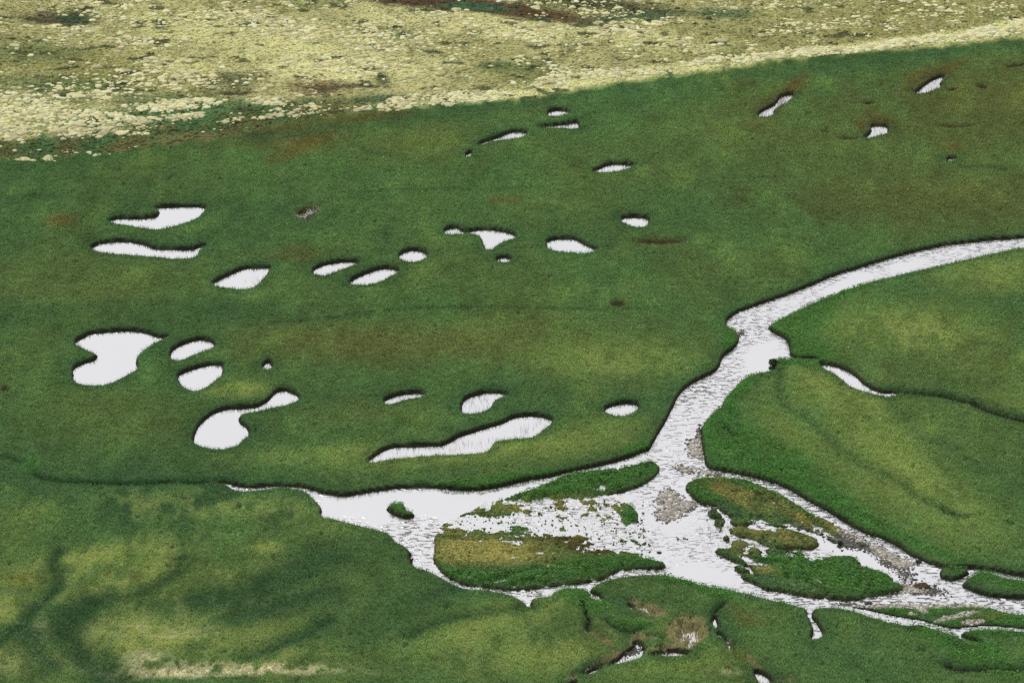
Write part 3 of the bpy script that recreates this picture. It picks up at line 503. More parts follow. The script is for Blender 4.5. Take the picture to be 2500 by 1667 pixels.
# ---- water
flat = np.stack([X, Y, np.zeros_like(X)], 2).reshape(-1, 3)
def cells(m): return m[:-1, :-1] | m[1:, :-1] | m[:-1, 1:] | m[1:, 1:]
rfield = np.where(river_w | (isl_id > 0), -1.0, Driver)
rough = np.full(X.shape, .42)+.35*nB+.45*fbm(X, Y*.7, 3.5, 3, 151)
for s, a in [(-.45, ('f', 900, 1160, 230, 45, 0)), (-.3, ('f', 1230, 1110, 260, 22, -15)), (-.35, ('f', 1760, 820, 45, 30, -30)), (-.3, ('f', 1990, 640, 230, 12, -17)), (-.45, ('f', 1620, 1320, 170, 24, 12)), (-.35, ('f', 1600, 1135, 30, 22, 40)),
             (-.4, ('j', 300, 700, 420, 60, 20)), (-.35, ('j', 1500, 1120, 260, 50, 5)), (-.45, ('l', 700, 580, 700, 40, 15)), (-.4, ('h', 1000, 600, 600, 90, 5)), (-.4, ('j', 2100, 900, 300, 60, 15)), (.3, ('f', 1620, 880, 60, 110, 30)), (.4, ('f', 960, 1225, 70, 30, 0)),
             (.35, ('f', 1640, 1085, 130, 16, 8)), (.35, ('f', 1800, 1140, 170, 16, 28)), (.45, ('f', 2200, 1390, 130, 30, 5)), (.4, ('f', 1350, 1340, 190, 14, -12)), (.45, ('f', 1930, 1378, 170, 12, 3)), (.3, ('f', 2060, 1235, 130, 12, 25)), (.4, ('l', 2150, 370, 300, 60, 10)), (.4, ('l', 450, 320, 350, 50, 0)),
             (.25, ('f', 1720, 765, 40, 30, 0)), (.2, ('f', 2100, 580, 160, 12, -14))]:
    rough += s*ell(*a, .6)
rough = np.clip(rough, .03, 1)
foam = np.zeros(X.shape)
for a in [('j', 1200, 800, 130, 55, 35), ('j', 1300, 880, 90, 50, 0), ('j', 1720, 940, 110, 22, -40), ('j', 650, 520, 160, 16, 18), ('j', 400, 1265, 90, 24, 0), ('j', 2120, 1240, 110, 30, 35), ('j', 2250, 1300, 90, 22, 20), ('i', 860, 230, 130, 16, 5), ('i', 1380, 385, 45, 12, 15), ('h', 1250, 1135, 160, 12, 0), ('h', 1700, 985, 110, 12, -15), ('l', 600, 340, 110, 20, -5), ('l', 180, 355, 80, 22, 0)]:
    foam = np.maximum(foam, .62*ell(*a, .6))
core = (X > -130) & (X < 260) & (Y > 250) & (Y < 700)
V, F, r1, f1 = compact(flat, grid_faces(cells((rfield < .9) & core)), rough.ravel(), foam.ravel())
o = mesh_obj("river", V, F, M_river, attrs={'rough_water': r1, 'foam': f1}); tag(o, "bright silvery river winding and splitting through the green meadow", kind='structure')
pl = ["L-shaped pond with a square upper arm, far left", "long thin pond with a hooked right end, far left", "kite-shaped pond right of the two long left ponds", "largest pond, hourglass-shaped, at the left",
 "bean-shaped pond beside the hourglass pond", "rounded pond just below the bean-shaped pond", "tiny puddle right of the rounded pond", "dumbbell pond with a narrow neck, lower left", "funnel-shaped pond with a dark thin arm, in the centre",
 "small round pond between the slanting pair and the funnel pond", "upper slanting pond of the central slanting pair", "lower slanting pond of the central slanting pair", "tiny puddle below the funnel-shaped pond", "oval pond right of the funnel-shaped pond",
 "thin crescent pond above the long slanting pond", "reedy square pond above the long slanting pond", "longest slanting pond, just above the river pool", "small oval pond right of the long slanting pond", "topmost tiny pond near the pale slope",
 "narrow wedge pond under the topmost tiny pond", "slanting sliver pond left of the wedge pond", "speck of a puddle below the sliver pond", "flat arrow-shaped pond below the upper wedge pond", "small half-round pond in the upper centre meadow",
 "reedy broken pool in a brown streak, upper right", "reedy angled pool nearest the right-hand top corner", "small squarish reedy pool, upper right", "tiny pool in a brown patch at the right", "curved backwater cut off beside the right meadow lobe",
 "thin stem-like pool in the lower meadow", "tiny pool below the thin stem-like pool", "stony rivulet widening at bottom centre", "thin reedy arm reaching right from the stony rivulet", "narrow dark rivulet running down left from the stony rivulet",
 "stony pool at the very bottom edge, left of the rivulet", "tiny reedy pool at the top of the brown seep streak", "reedy pool near the bottom edge right of centre"]
for k, (slc, d) in enumerate(pond_d):
    m = np.zeros(X.shape, bool); m[slc] = d < .8
    V, F = compact(flat+np.array([0, 0, .004*(k == 28)]), grid_faces(cells(m)))
    o = mesh_obj("pond", V, F, M_pond); tag(o, pl[k], kind='structure')
sm = (seep_n > -.2) & (sd_ > -.3) & (seep > .02) & ~river_w & core
V, F = compact(flat+np.array([0, 0, -.006]), grid_faces(cells(sm)))
o = mesh_obj("marsh_water", V, F, M_pond); tag(o, "shallow seepage water glinting between brown stems in the lower meadow", kind='structure')

# ---- field lookup for scattered things
class Field:
    def __init__(s, x, y):
        i = np.clip(np.searchsorted(xs, x)-1, 0, NX-2); j = np.clip(np.searchsorted(ys, y)-1, 0, NY-2)
        s.i, s.j = i, j; s.u = (x-xs[i])/(xs[i+1]-xs[i]); s.v = (y-ys[j])/(ys[j+1]-ys[j])
    def __call__(s, A):
        u, v = s.u, s.v
        if A.ndim == 3: u = u[:, None]; v = v[:, None]
        return (A[s.j, s.i]*(1-u)+A[s.j, s.i+1]*u)*(1-v)+(A[s.j+1, s.i]*(1-u)+A[s.j+1, s.i+1]*u)*v
def scatter(n, y0=284, y1=632, margin=12):
    y = rng.uniform(y0, y1, int(n*1.0)); hw = (y*CP+CAM_H*SP)*T+margin
    x = rng.uniform(-1, 1, len(y))*125; k = np.abs(x) < hw
    return x[k], y[k]
SHEATH_SHADE = np.array([.007, .005, .003])          # sheath brown; blade feet painted darker to stand in for shade low down
def tri_mesh(x, y, zz, h, wd, lean, tint, name, mat, flatness=None):
    n = len(x); a = rng.uniform(0, 2*math.pi, n); cx, cy = np.cos(a)*wd/2, np.sin(a)*wd/2
    la = rng.uniform(0, 2*math.pi, n); lx, ly = np.cos(la)*lean, np.sin(la)*lean
    V = np.empty((n, 3, 3), np.float32)
    V[:, 0] = np.stack([x-cx, y-cy, zz-.04], 1); V[:, 1] = np.stack([x+cx, y+cy, zz-.04], 1); V[:, 2] = np.stack([x+lx, y+ly, zz+h], 1)
    return mesh_obj(name, V.reshape(-1, 3), np.arange(n*3).reshape(-1, 3), mat, np.stack([tint*.34+SHEATH_SHADE, tint*.34+SHEATH_SHADE, tint*1.15], 1).reshape(-1, 3), smooth=False)  # tint drops towards the foot, shade painted into the blade colour

def ico(sub):
    t = (1+5**.5)/2
    V = np.array([(-1, t, 0), (1, t, 0), (-1, -t, 0), (1, -t, 0), (0, -1, t), (0, 1, t), (0, -1, -t), (0, 1, -t), (t, 0, -1), (t, 0, 1), (-t, 0, -1), (-t, 0, 1)], float)
    F = np.array([(0, 11, 5), (0, 5, 1), (0, 1, 7), (0, 7, 10), (0, 10, 11), (1, 5, 9), (5, 11, 4), (11, 10, 2), (10, 7, 6), (7, 1, 8), (3, 9, 4), (3, 4, 2), (3, 2, 6), (3, 6, 8), (3, 8, 9), (4, 9, 5), (2, 4, 11), (6, 2, 10), (8, 6, 7), (9, 8, 1)])
    V /= np.linalg.norm(V[0])
    for _ in range(sub):
        E = {}; V = list(V); nF = []
        def mid(a, b):
            k = (min(a, b), max(a, b))
            if k not in E: m = (V[a]+V[b])/2; V.append(m/np.linalg.norm(m)); E[k] = len(V)-1
            return E[k]
        for a, b, c in F:
            ab, bc, ca = mid(a, b), mid(b, c), mid(c, a); nF += [(a, ab, ca), (b, bc, ab), (c, ca, bc), (ab, bc, ca)]
        F = np.array(nF); V = np.array(V)
    return V, F
I0 = ico(0); I1 = ico(1); I2 = ico(2)
def lumps(name, x, y, zc, rx, rz, tint, mat, I, rough_=.25, smooth=False):
    n = len(x); V0, F0 = I; m = len(V0); a = rng.uniform(0, 6.28, n)[:, None]
    st = rng.uniform(.65, 1.0, n)[:, None]
    J = 1+rng.uniform(-rough_, rough_, (n, m))
    vx = V0[:, 0]*rx[:, None]*J; vy = V0[:, 1]*rx[:, None]*st*J; vz = V0[:, 2]*rz[:, None]*J
    V = np.stack([x[:, None]+vx*np.cos(a)-vy*np.sin(a), y[:, None]+vx*np.sin(a)+vy*np.cos(a), zc[:, None]+vz], 2)
    F = (F0[None]+(np.arange(n)*m)[:, None, None]).reshape(-1, 3)
    return mesh_obj(name, V.reshape(-1, 3), F, mat, np.repeat(tint, m, 0), smooth)
# ------------------------------------------------------------------ sedge meadow
x, y = scatter(3580000)
f = Field(x, y); s_ = f(sd_); zz = f(z); sl_ = f(slope); hb = f(herb); gr = f(gravel_on); sp = f(spot); ms = f(marsh); il = f(low_isl.astype(float))
far = (1-.35*(y-300)/330)*np.where(s_ < .9, 1, .85)
ct = f(cut)
keep = (rng.random(len(x)) > ct*1.05) & (rng.random(len(x)) < np.where((sl_ < .5) & (s_ < .24) & (s_ > -.05) & (il < .5), .12, 1)) & (rng.random(len(x)) < far*np.where(sl_ > .5, .35, 1)*np.where(gr > .4, .06, 1))
wet = (zz < .0) & (f(wetzone) > .3)
rd = f(reedf)
reedy = np.where((f(seep) > .1) & (f(seep_hard) < .5), .75, np.where(il > .5, .22, .06*np.exp(np.minimum(s_, 0)/.35)*(s_ < .1)))
reedy = np.maximum(reedy, rd)
_old = np.where(f(seep) > .1, .30, np.where(il > .5, .12, .5*np.exp(np.minimum(s_, 0)/.35)*(s_ < .1)))
keep &= ~wet | (rng.random(len(x)) < reedy*.8)
keep &= (zz > -.34) | ~wet | (rd > .05)
x, y, s_, zz, sl_, hb, sp, ms, il, gr = [q[keep] for q in (x, y, s_, zz, sl_, hb, sp, ms, il, gr)]
f = Field(x, y); c = f(C); n = len(x)
tall = .34 + .20*np.exp(-np.maximum(s_, 0)/1.2) + .08*f(nB)
tall = tall*(1+.42*fbm(x, y*.8, .9, 2, 141))
h = np.where(sl_ > .5, .10, np.where(il > .5, .14+.12*(hb > .4), tall))*rng.uniform(.65, 1.3, n)*(1-.35*sp)
h = np.where(gr > .4, .1, h)
wet = (zz < 0) & (f(wetzone) > .3)
hh = h + np.where(wet, -zz+.03, 0)
big = .105 + .05*(y-300)/330
br = rng.lognormal(0, .20, (n, 1)); hue = rng.normal(0, .10, (n, 1))
c = c*br*np.concatenate([1+hue, np.ones((n, 1)), 1-hue*.5], 1)
c = c*np.minimum(1, .25/np.maximum(c.max(1, keepdims=True), 1e-4))     # keeps the blades' albedo physical
water_stem = wet[:, None]; c = np.where(water_stem, c*.75+np.array([.02, .013, .004]), c)
wd = np.where(wet, np.where(f(seep) > .1, .15, .05), big*np.where(s_ < .9, .6, 1))*rng.uniform(.7, 1.4, n)
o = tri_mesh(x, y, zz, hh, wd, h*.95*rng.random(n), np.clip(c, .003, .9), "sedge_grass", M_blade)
tag(o, "dense dark green sedge covering the wet meadow and its banks", "grass", kind='stuff')

# ------------------------------------------------------------------ marsh tufts on the flooded islands
x, y = scatter(1500000, 300, 430); f = Field(x, y); p_ = np.clip(f(cov)*1.2-.25+1.1*f(streak)+.5*f(nC)+.4*f(grit), .03, 1)
k = (f(low_isl.astype(float)) > .5) & (f(sd_) > -.05) & (rng.random(len(x)) < p_*.75); x, y = x[k], y[k]; f = Field(x, y); n = len(x)
r = rng.lognormal(math.log(.10), .35, n); c = f(C)*1.15*rng.lognormal(0, .35, (n, 1))
o = lumps("marsh_tufts", x, y, np.maximum(f(z), 0)+r*.1, r, r*.8, np.clip(c, .008, .6), M_moss, I0, .3, False)
tag(o, "short tawny tufts thinning out into the flooded shallows of the islands", "tufts", kind='stuff')
print("marsh tufts", n)

# ------------------------------------------------------------------ leafy herbs
x, y = scatter(1500000, 302, 470)
f = Field(x, y); p_ = f(herb)*(f(z) > .03)*(f(sd_) > .05)*(f(gravel_on) < .4)
clump = .5+.5*fbm(x, y*.8, 1.5, 3, 121)
k = rng.random(len(x)) < np.clip(p_*1.2-.25, 0, 1)*(.25+.75*clump)*.9
x, y, clump = x[k], y[k], clump[k]; f = Field(x, y); n = len(x)
base = f(z); hgt = .12+.75*np.clip(clump-.15, 0, 1)*rng.uniform(.6, 1.1, n)
a = rng.uniform(0, 2*math.pi, n); r = rng.uniform(.09, .2, n); tl = rng.uniform(-.5, .5, n)
V = np.empty((n, 4, 3), np.float32)
for q, (u, v) in enumerate([(-1, 0), (0, -.55), (1, 0), (0, .55)]):
    V[:, q] = np.stack([x+(u*np.cos(a)-v*np.sin(a))*r, y+(u*np.sin(a)+v*np.cos(a))*r, base+hgt+u*tl*r+.5*v*r*rng.uniform(-1, 1, n)], 1)
br = rng.lognormal(0, .3, (n, 1)); hue = rng.normal(0, .1, (n, 1))
c = (.45*f(C)+.55*LUSH)*br*np.concatenate([1+hue+.5*(rng.random((n, 1)) < .08), np.ones((n, 1)), 1-hue*.3], 1)
o = mesh_obj("leafy_herbs", V.reshape(-1, 3), np.arange(n*4).reshape(-1, 4), M_herb, np.repeat(np.clip(c, .004, .8), 4, 0), smooth=False)
tag(o, "bright green broad-leaved herbs crowding the river banks and islands", "herbs", kind='stuff')

# ------------------------------------------------------------------ cottongrass and yellow flowers
def specks(name, x, y, zt, r, tint, label, cat):
    n = len(x); V = np.empty((n, 4, 3), np.float32)
    for q, (u, v, ww) in enumerate([(1, 0, -.5), (-.5, .87, -.5), (-.5, -.87, -.5), (0, 0, 1)]):
        V[:, q] = np.stack([x+u*r, y+v*r, zt+ww*r], 1)
    F = (np.arange(n)[:, None, None]*4+np.array([[0, 1, 3], [1, 2, 3], [2, 0, 3], [0, 2, 1]])).reshape(-1, 3)
    o = mesh_obj(name, V.reshape(-1, 3), F, M_moss, np.repeat(tint, 4, 0), smooth=False); tag(o, label, cat, kind='stuff')
def at_sheet(c, u, v, zl=0.3):
    ox, oy, k = CR[c]; return lay(ox+u*k, oy+v*k, zl)
u = rng.normal(150, 38, 260); v = 215+rng.normal(0, 14, 260)-(u-150)*.25+np.where(u < 140, rng.uniform(0, 30, 260), 0)
x, y = at_sheet('c', u, v); f = Field(x, y)
specks("cottongrass", x, y, f(z)+.32, rng.uniform(.05, .11, 260), np.tile([.8, .8, .72], (260, 1)), "white cottongrass heads dotting a small dark wet hollow in the left-centre meadow", "cottongrass")
fx, fy = [], []
for c_, u0, v0, su, sv, nn in [('n', 180, 880, 120, 45, 260), ('n', 1000, 1100, 200, 60, 70), ('n', 1350, 760, 70, 12, 25), ('l', 800, 900, 600, 200, 80), ('n', 900, 930, 300, 120, 60)]:
    a_, b_ = at_sheet(c_, rng.normal(u0, su, nn), rng.normal(v0, sv, nn)); fx.append(a_); fy.append(b_)
x = np.concatenate(fx); y = np.concatenate(fy); f = Field(x, y); k = f(z) > .05; x, y = x[k], y[k]; f = Field(x, y)
specks("yellow_flowers", x, y, f(z)+.42, rng.uniform(.04, .075, len(x)), np.tile([.55, .5, .03], (len(x), 1)), "tiny yellow flowers scattered over the lower left meadow", "flowers")
fx, fy = [], []
for c_, u0, v0, su, sv, nn in [('n', 300, 1020, 80, 40, 70), ('n', 150, 1220, 120, 50, 110), ('n', 300, 1420, 120, 70, 110), ('n', 1150, 1180, 260, 50, 120), ('n', 600, 1480, 160, 50, 60), ('m', 560, 245, 60, 15, 6)]:
    a_, b_ = at_sheet(c_, rng.normal(u0, su, nn), rng.normal(v0, sv, nn)); fx.append(a_); fy.append(b_)
x = np.concatenate(fx); y = np.concatenate(fy); f = Field(x, y); k = f(z) > .05; x, y = x[k], y[k]; f = Field(x, y)
specks("white_flowers", x, y, f(z)+.42, rng.uniform(.035, .07, len(x)), np.tile([.75, .75, .68], (len(x), 1)), "tiny white flower heads along the dark hollows at lower left", "flowers")

# ------------------------------------------------------------------ stones
def stone_tint(n):
    t = rng.lognormal(math.log(.50), .42, (n, 1)); return np.clip(t*np.array([1.08, .98, .86]), .03, .8)
for bpoly, lab in zip(bars, bar_names):
    slc = sub(bpoly, 1.5); d = np.full(X.shape, 5.0); dist_into(d, bpoly, 2); i = inside(bpoly, X[slc], Y[slc]); dd = np.where(i, d[slc], -d[slc])
    zb = -.10+.22*sstep(-.5, .9, dd+.15*nC[slc]); m = np.zeros(X.shape, bool); m[slc] = dd > -.4
    Z2 = np.zeros(X.shape)-.2; Z2[slc] = zb; Z2 = np.maximum(Z2, np.where(sd_ > 0, z+.01, -1)*0-1) if False else Z2
    cc = np.clip(col(.46, .41, .345)*(1+.25*nC[..., None]), 0, 1)
    V, F, tt = compact(np.stack([X, Y, Z2], 2).reshape(-1, 3), grid_faces(cells(m)), cc.reshape(-1, 3))
    o = mesh_obj("gravel_bar", V, F, M_stone, tt); tag(o, lab, kind='structure')
    n = int(34*(dd > -.3).sum()*.27*.35); x0, y0 = bpoly.min(0)-.6; x1, y1 = bpoly.max(0)+.6
    x = rng.uniform(x0, x1, n); y = rng.uniform(y0, y1, n); ff = Field(x, y); D2 = np.full(X.shape, -3.0); D2[slc] = dd; q = ff(D2)
    k = (q > -.1) | ((q > -.7) & (rng.random(n) < .25)); x, y = x[k], y[k]; ff = Field(x, y); zt = np.maximum(ff(Z2), -.03); r = rng.lognormal(math.log(.12), .4, len(x))
    tt = stone_tint(len(x)); edge_ = ff(D2) < .15; tt[edge_] *= .45
    o = lumps("gravel", x, y, zt+r*.2, r, r*.65, tt, M_stone, I0); tag(o, "loose stones on the " + lab.split(' ', 1)[1][:60] if False else "loose pale pebbles covering the " + " ".join(lab.split()[:9]), "gravel", kind='stuff')
x, y = scatter(900000, 300, 400); f = Field(x, y); k = (f(gravel_on) > .45) & (f(sd_) > -.1); x, y = x[k], y[k]; f = Field(x, y); n = len(x); r = rng.lognormal(math.log(.12), .4, n)
o = lumps("gravel", x, y, f(z)+r*.25, r, r*.65, stone_tint(n), M_stone, I0); tag(o, "pale pebbles along the long gravel strand by the lower right channel", "gravel", kind='stuff')
# pebbles standing in shallow water
zones = [('j', 330, 570, 190, 55, 15, 420), ('j', 560, 640, 160, 40, 15, 120), ('j', 800, 840, 150, 40, 25, 160), ('j', 1000, 960, 120, 60, 30, 200), ('j', 1280, 1130, 120, 40, 5, 120), ('j', 700, 1160, 200, 14, -8, 120), ('k', 315, 890, 18, 50, 0, 90), ('k', 620, 185, 22, 22, 0, 50),
         ('i', 1700, 880, 160, 24, 15, 130), ('i', 2200, 1000, 160, 60, 25, 300), ('i', 2250, 1100, 110, 50, 0, 120), ('i', 300, 1010, 60, 20, 0, 14), ('i', 650, 710, 60, 70, 40, 70), ('i', 400, 670, 50, 30, 0, 40), ('i', 720, 270, 60, 14, 10, 60), ('l', 150, 395, 120, 14, 4, 160), ('o', 1130, 1210, 110, 40, -10, 220), ('o', 1300, 1080, 120, 40, 5, 140), ('i', 800, 1210, 60, 16, 5, 25), ('l', 1200, 220, 140, 60, 10, 120), ('o', 420, 1530, 50, 60, 0, 60), ('h', 1900, 620, 60, 160, 0, 40)]
sx, sy = [], []
for c_, u0, v0, su, sv, ro, nn in zones:
    g1, g2_ = rng.normal(0, .6, nn)*su, rng.normal(0, .6, nn)*sv; r = math.radians(ro)
    a_, b_ = at_sheet(c_, u0+g1*math.cos(r)-g2_*math.sin(r), v0+g1*math.sin(r)+g2_*math.cos(r), 0); sx.append(a_); sy.append(b_)
x = np.concatenate(sx); y = np.concatenate(sy); f = Field(x, y); k = f(z) < .12; x, y = x[k], y[k]; f = Field(x, y); n = len(x); r = rng.lognormal(math.log(.11), .35, n)
o = lumps("river_pebbles", x, y, np.maximum(f(z), 0)+r*.05, r, r*.75, np.clip(stone_tint(n)*.28, .012, .4), M_stone, I0); tag(o, "wet dark pebbles breaking the surface of the river shallows", "pebbles", kind='stuff')

def displaced(I, sx_, sy_, sz_, seed, amp=.18, cut=None):
    V, F = I; V = V.copy(); rr = np.random.default_rng(seed); k = rr.normal(0, 1, (7, 3))*2.2; ph = rr.uniform(0, 6, 7)
    d = sum(np.sin(V@k[i]+ph[i]) for i in range(7))/7; V = V*(1+amp*d[:, None]*1.6)
    V = V*np.array([sx_, sy_, sz_])
    if cut is not None: V[:, 2] = np.maximum(V[:, 2], cut)
    return V, F
I3 = ico(3)
def boulder(c_, u, v, size, seed, label, dark=.07, hgt=.7):
    bx_, by_ = at_sheet(c_, u, v, 0); V, F = displaced(I3, size, size*.75, size*hgt, seed, .2)
    fz = max(float(Field(np.array([bx_]), np.array([by_]))(z)[0]), -.1)
    o = mesh_obj("boulder", V, F, M_stone, np.tile([dark*1.05, dark, dark*.92], (len(V), 1))); o.location = (float(bx_), float(by_), fz+size*.15)
    tag(o, label, "rock", "boulders in the river")
boulder('j', 570, 1290, .55, 1, "dark boulder in the riffle at the left end of the long gravel strand")
boulder('j', 1140, 805, .5, 2, "dark boulder at the outer tip of the gravel spit beside the whitewater", .05)
boulder('o', 1455, 70, .38, 3, "lone black stone in open shallows right of the flooded island", .04, .5)
boulder('i', 1910, 960, .34, 4, "black stone in white shallows below the tip of the long sedge island", .03)
boulder('i', 2120, 1075, .34, 5, "black stone among pebbles left of the gravel spit", .035)
boulder('i', 40, 1170, .32, 6, "small black stone above the leafy point of the flooded island", .04)
boulder('j', 30, 490, .3, 7, "dark stone at the left end of the pebble belt", .04)
boulder('j', 235, 605, .3, 8, "dark stone in smooth water under the pebble belt", .04)
boulder('j', 1100, 1010, .4, 9, "long dark rock in the channel above the brown mound", .06, .4)
# brown grassy mound on cobbles
bx_, by_ = at_sheet('j', 1180, 1095, 0); V, F = displaced(I3, 1.1, .8, .55, 31, .22)
o = mesh_obj("mossy_mound", V, F, M_stone, np.tile([.075, .05, .025], (len(V), 1))*rng.uniform(.6, 1.5, (len(V), 1))); o.location = (float(bx_), float(by_), .05)
tag(o, "brown mossy mound on the cobble tongue beside the river", "mound")

# ------------------------------------------------------------------ driftwood and shrub
M_wood = attr_mat("bleached_wood", .15, 14, rough=.8)
def stick(name, c_, u, v, segs, label, tint=(.72, .70, .64)):
    bx_, by_ = at_sheet(c_, u, v, .2); bz = float(Field(np.array([bx_]), np.array([by_]))(z)[0])
    V = []; F = []
    for (p0, p1, r0, r1) in segs:
        p0 = np.array(p0, float); p1 = np.array(p1, float); d = (p1-p0)/np.linalg.norm(p1-p0); a_ = np.cross(d, [0, 1, .3]); a_ /= np.linalg.norm(a_); b_ = np.cross(d, a_)
        o0 = len(V)
        for t in (0, .5, 1):
            c0 = p0*(1-t)+p1*t + (a_*.06 if t == .5 else 0); r = r0*(1-t)+r1*t
            for q in range(6): V.append(c0+r*(a_*math.cos(q*1.047)+b_*math.sin(q*1.047)))
        for s2 in range(2):
            for q in range(6): F.append((o0+s2*6+q, o0+s2*6+(q+1) % 6, o0+s2*6+6+(q+1) % 6, o0+s2*6+6+q))
    o = mesh_obj(name, V, F, M_wood, np.tile(tint, (len(V), 1))); o.location = (float(bx_), float(by_), bz)
    tag(o, label, "driftwood")
stick("driftwood", 'o', 1527, 350, [((0, 0, 0), (-.05, 0, 1.05), .10, .05), ((0, 0, .35), (.32, .1, .75), .07, .03), ((0, 0, .1), (.2, 0, -.1), .08, .05)], "bleached forked branch upright on the tawny bank edge below the open shallows")
stick("driftwood", 'm', 1545, 165, [((.25, 0, .45), (-.05, .1, .85), .08, .04), ((.25, 0, .45), (-.55, .1, .9), .06, .03), ((.25, 0, .4), (.5, -.2, .3), .09, .06)], "pale broken branch lying on the leafy island near the lower channel")
stick("driftwood", 'm', 600, 392, [((0, 0, .45), (-.15, 0, .75), .05, .03), ((.15, 0, .35), (0, 0, .5), .04, .03)], "short white stick in the meadow beside the narrow stem-like pool")
stick("driftwood", 'l', 2240, 915, [((0, 0, .3), (-.2, 0, .8), .05, .03), ((0, 0, .3), (.15, 0, .75), .04, .02)], "thin pale forked twig in the herbs at the right, low down")
# small shrub in the river by the lobe's tip
def shrub(c_, u, v, r, label):
    bx_, by_ = at_sheet(c_, u, v, 0.2); root = bpy.data.objects.new("shrub", None); sc.collection.objects.link(root); root.location = (float(bx_), float(by_), 0); tag(root, label, "shrub")
    n = 420; d = rng.normal(0, 1, (n, 3)); d /= np.linalg.norm(d, axis=1)[:, None]; p = d*(rng.random((n, 1))**.4)*np.array([r, r*.8, r*.75])+np.array([0, 0, r*.7])
    a_ = rng.normal(0, .09, (n, 3)); b_ = rng.normal(0, .09, (n, 3)); V = np.stack([p-a_, p+a_, p+b_*1.5], 1).reshape(-1, 3)
    mesh_obj("foliage", V, np.arange(n*3).reshape(-1, 3), M_herb, np.repeat(col(.05, .08, .03)*rng.lognormal(0, .35, (n, 1)), 3, 0), False, root)
    V = []; F = []
    for q in range(4):
        a0 = q*1.57; e = np.array([math.cos(a0)*r*.5, math.sin(a0)*r*.5, r*.9]); o0 = len(V)
        for t, rr in ((-.1, .05), (1, .02)):
            for w_ in range(5): V.append(e*t+rr*np.array([math.cos(w_*1.257), math.sin(w_*1.257), 0]))
        for w_ in range(5): F.append((o0+w_, o0+(w_+1) % 5, o0+5+(w_+1) % 5, o0+5+w_))
    mesh_obj("stem", V, F, M_wood, np.tile([.12, .09, .06], (len(V), 1)), False, root)
shrub('k', 848, 408, .75, "small dark shrub standing in the river at the tip of the right meadow lobe")

# ------------------------------------------------------------------ short tussocky turf of the slope
x, y = scatter(330000, 430, 640, 12); f = Field(x, y); k = (f(slope) > .5) & (rng.random(len(x)) < .62); x, y = x[k], y[k]; f = Field(x, y); n = len(x)
r = rng.lognormal(math.log(.19), .4, n); c = f(C)*rng.lognormal(0, .28, (n, 1))*np.concatenate([1+rng.normal(0, .08, (n, 1)), np.ones((n, 1)), 1-rng.normal(0, .12, (n, 1))], 1)
o = lumps("tussock_turf", x, y, f(z)+r*.05, r, r*.55, np.clip(c*1.1, .01, .85), M_moss, I0, .25, True)
tag(o, "fine tussocky turf of straw, olive and green covering the far slope", "turf", kind='stuff')
print("turf", n)
# ------------------------------------------------------------------ cream moss hummocks on the slope
x, y = scatter(420000, 440, 640, 12)
f = Field(x, y); px1, py1 = survey(x, y)
E = np.interp(px1, bx, by)-py1
hd = np.clip(.35+.7*f(nC)+.6*f(q2), 0, 1)*.42*(E > 12)
px_, py_ = px, py
px, py = px1, py1                         # density zones are read at the scattered points
wv = .35*f(nB)+.2*f(nC)
for s, a in [(.7, ('f', 60, 265, 110, 34, 0)), (.8, ('f', 100, 310, 260, 22, -4)), (.9, ('p', 650, 720, 300, 25, -3)), (1, ('p', 1250, 790, 300, 40, -5)), (1, ('p', 1930, 760, 160, 28, 0)), (1, ('p', 450, 860, 380, 40, 3)), (.9, ('p', 900, 880, 150, 24, 8)), (1, ('p', 1330, 870, 130, 24, -4)),
             (.7, ('p', 350, 990, 360, 30, -2)), (.6, ('p', 900, 1000, 260, 14, 2)), (.5, ('p', 1640, 850, 60, 12, 0)), (.5, ('p', 1650, 900, 200, 14, -8)), (1.1, ('e', 900, 730, 480, 34, -2)), (1, ('e', 500, 790, 430, 26, -4)), (1.1, ('e', 1600, 620, 200, 60, -10)), (1, ('e', 1900, 570, 460, 34, -4)), (1.2, ('g', 500, 440, 560, 32, -6)), (1.2, ('g', 1400, 350, 520, 28, -8)), (1.2, ('g', 2150, 240, 320, 50, -14)),
             (.45, ('e', 350, 300, 500, 90, 5)), (.5, ('p', 1900, 200, 600, 100, 8)), (.4, ('p', 1000, 120, 700, 90, 5)), (.45, ('e', 1300, 250, 500, 70, 8)), (.3, ('g', 1100, 250, 500, 90, 0)), (.5, ('p', 800, 300, 400, 50, 10)), (.5, ('p', 1200, 600, 450, 80, 0)), (.35, ('p', 500, 1130, 500, 14, 0)), (.3, ('p', 200, 1175, 300, 9, 0)), (.6, ('e', 2200, 220, 300, 40, -10)), (.5, ('e', 1600, 60, 600, 60, 6)), (.5, ('e', 150, 500, 500, 60, 3)), (.8, ('p', 180, 960, 260, 30, -2)), (.7, ('p', 620, 1000, 120, 16, 0)), (.8, ('p', 950, 1095, 70, 10, 0)), (.8, ('p', 380, 1165, 60, 8, 0)), (.9, ('p', 120, 1175, 120, 9, 0)), (.7, ('p', 1900, 880, 160, 18, -10)), (.6, ('p', 2200, 820, 200, 40, -4))]:
    hd = np.maximum(hd, s*ell(*a, .5, wv))
for a in [('p', 430, 150, 250, 45, 0), ('p', 1700, 690, 200, 25, 0), ('e', 900, 25, 650, 45, 5), ('e', 1500, 90, 500, 45, 8), ('p', 500, 400, 450, 40, 6), ('p', 250, 620, 300, 22, 0), ('e', 1250, 560, 250, 60, 0)]:
    hd *= 1-.85*ell(*a, .5, wv)
px, py = px_, py_
cl = .5+.5*fbm(x, y*.6, 3.2, 3, 131)
prob = hd*sstep(.38, .56, cl+.3*(hd-.5)+.12*(E > 60))*(E > -14)
prob = np.where(E < 2, prob*.8*(px1 < 1100), prob)
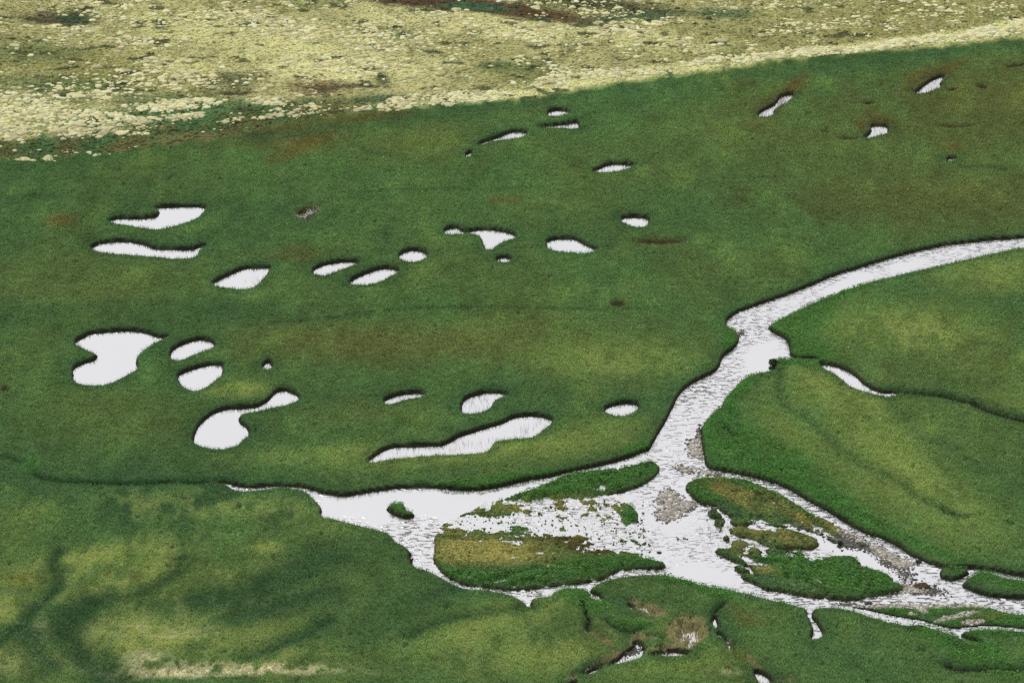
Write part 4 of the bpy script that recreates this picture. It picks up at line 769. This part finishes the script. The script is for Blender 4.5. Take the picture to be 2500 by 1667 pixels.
k = rng.random(len(x)) < prob*.40*np.where((E < 45) & (px1 > 1100), 1.6, 1)
x, y, hd, E, px1 = x[k], y[k], hd[k], E[k], px1[k]; f = Field(x, y); n = len(x)
r = rng.lognormal(math.log(.36), .50, n)*(.85+.25*np.clip(hd, 0, 1)); r = np.clip(r*np.where((E < 50) & (px1 > 1000), .8, 1), .18, 1.05)
zz = f(z)
bright = np.where((E < 70) & (px1 < 1000), .82, 1.0)*rng.lognormal(0, .16, n)
tint = np.clip(col(.84, .78, .44)*bright[:, None]*(1+rng.normal(0, .05, (n, 1))*np.array([1, 0, -1])), .05, .88)
_, pyh = survey(x, y); dist = np.hypot(y, CAM_H)
size = r/dist*(np.abs(survey(x, y)[0]-1250) < 1250)*(pyh > 0)
order = np.argsort(-size); top, rest = order[:300], order[300:]
o = lumps("moss_hummocks", x[rest], y[rest], zz[rest]+r[rest]*.08, r[rest], r[rest]*.36, tint[rest], M_moss, I1, .16, True)
tag(o, "countless small cream moss cushions strewn over the pale far slope", "moss", kind='stuff')
print("hummocks", n)
protos = []
for q in range(6):
    V, F = displaced(I3, 1, .8, .36, 200+q, .28); V[:, 2] += .04
    protos.append((V, F))
hum_meshes = []
for q, (V, F) in enumerate(protos):
    for b in range(3):
        t = np.tile(col(.84, .78, .44)*(.66, .80, .95)[b], (len(V), 1))*(1+.06*np.sin(V[:, :1]*9+V[:, 1:2]*7))
        ob = mesh_obj("moss_hummock", V, F, M_moss, np.clip(t, 0, .88)); hum_meshes.append(ob.data); bpy.data.objects.remove(ob)
def place_words(u, v):
    if u < 850:
        return ("on the green shelf at the slope's left foot" if v > 250 and u > 230 else "in the thick pale cluster at far left" if v > 225 else "on the upper left of the pale slope")
    if u < 1450: return "in the cream belt by the meadow, left of centre" if v > 225 else "on the middle of the pale slope"
    if u < 1900: return "in the cream belt by the meadow, right of centre" if v > 150 else "on the slope right of centre"
    return "in the cream belt by the meadow at right" if v > 90 else "at the top right of the pale slope"
sz_w = lambda r: "large" if r > .98 else "middling" if r > .8 else "small"
pxh, pyh = survey(x, y)
for q in top:
    ob = bpy.data.objects.new("moss_hummock", hum_meshes[random.randrange(len(hum_meshes))]); sc.collection.objects.link(ob)
    ob.location = (float(x[q]), float(y[q]), float(zz[q])); ob.scale = (float(r[q]),)*3; ob.rotation_euler = (0, 0, random.uniform(0, 6.28))
    tag(ob, sz_w(r[q])+" cream hummock " + place_words(pxh[q], pyh[q]), "moss hummock", "cream moss hummocks on the far slope")
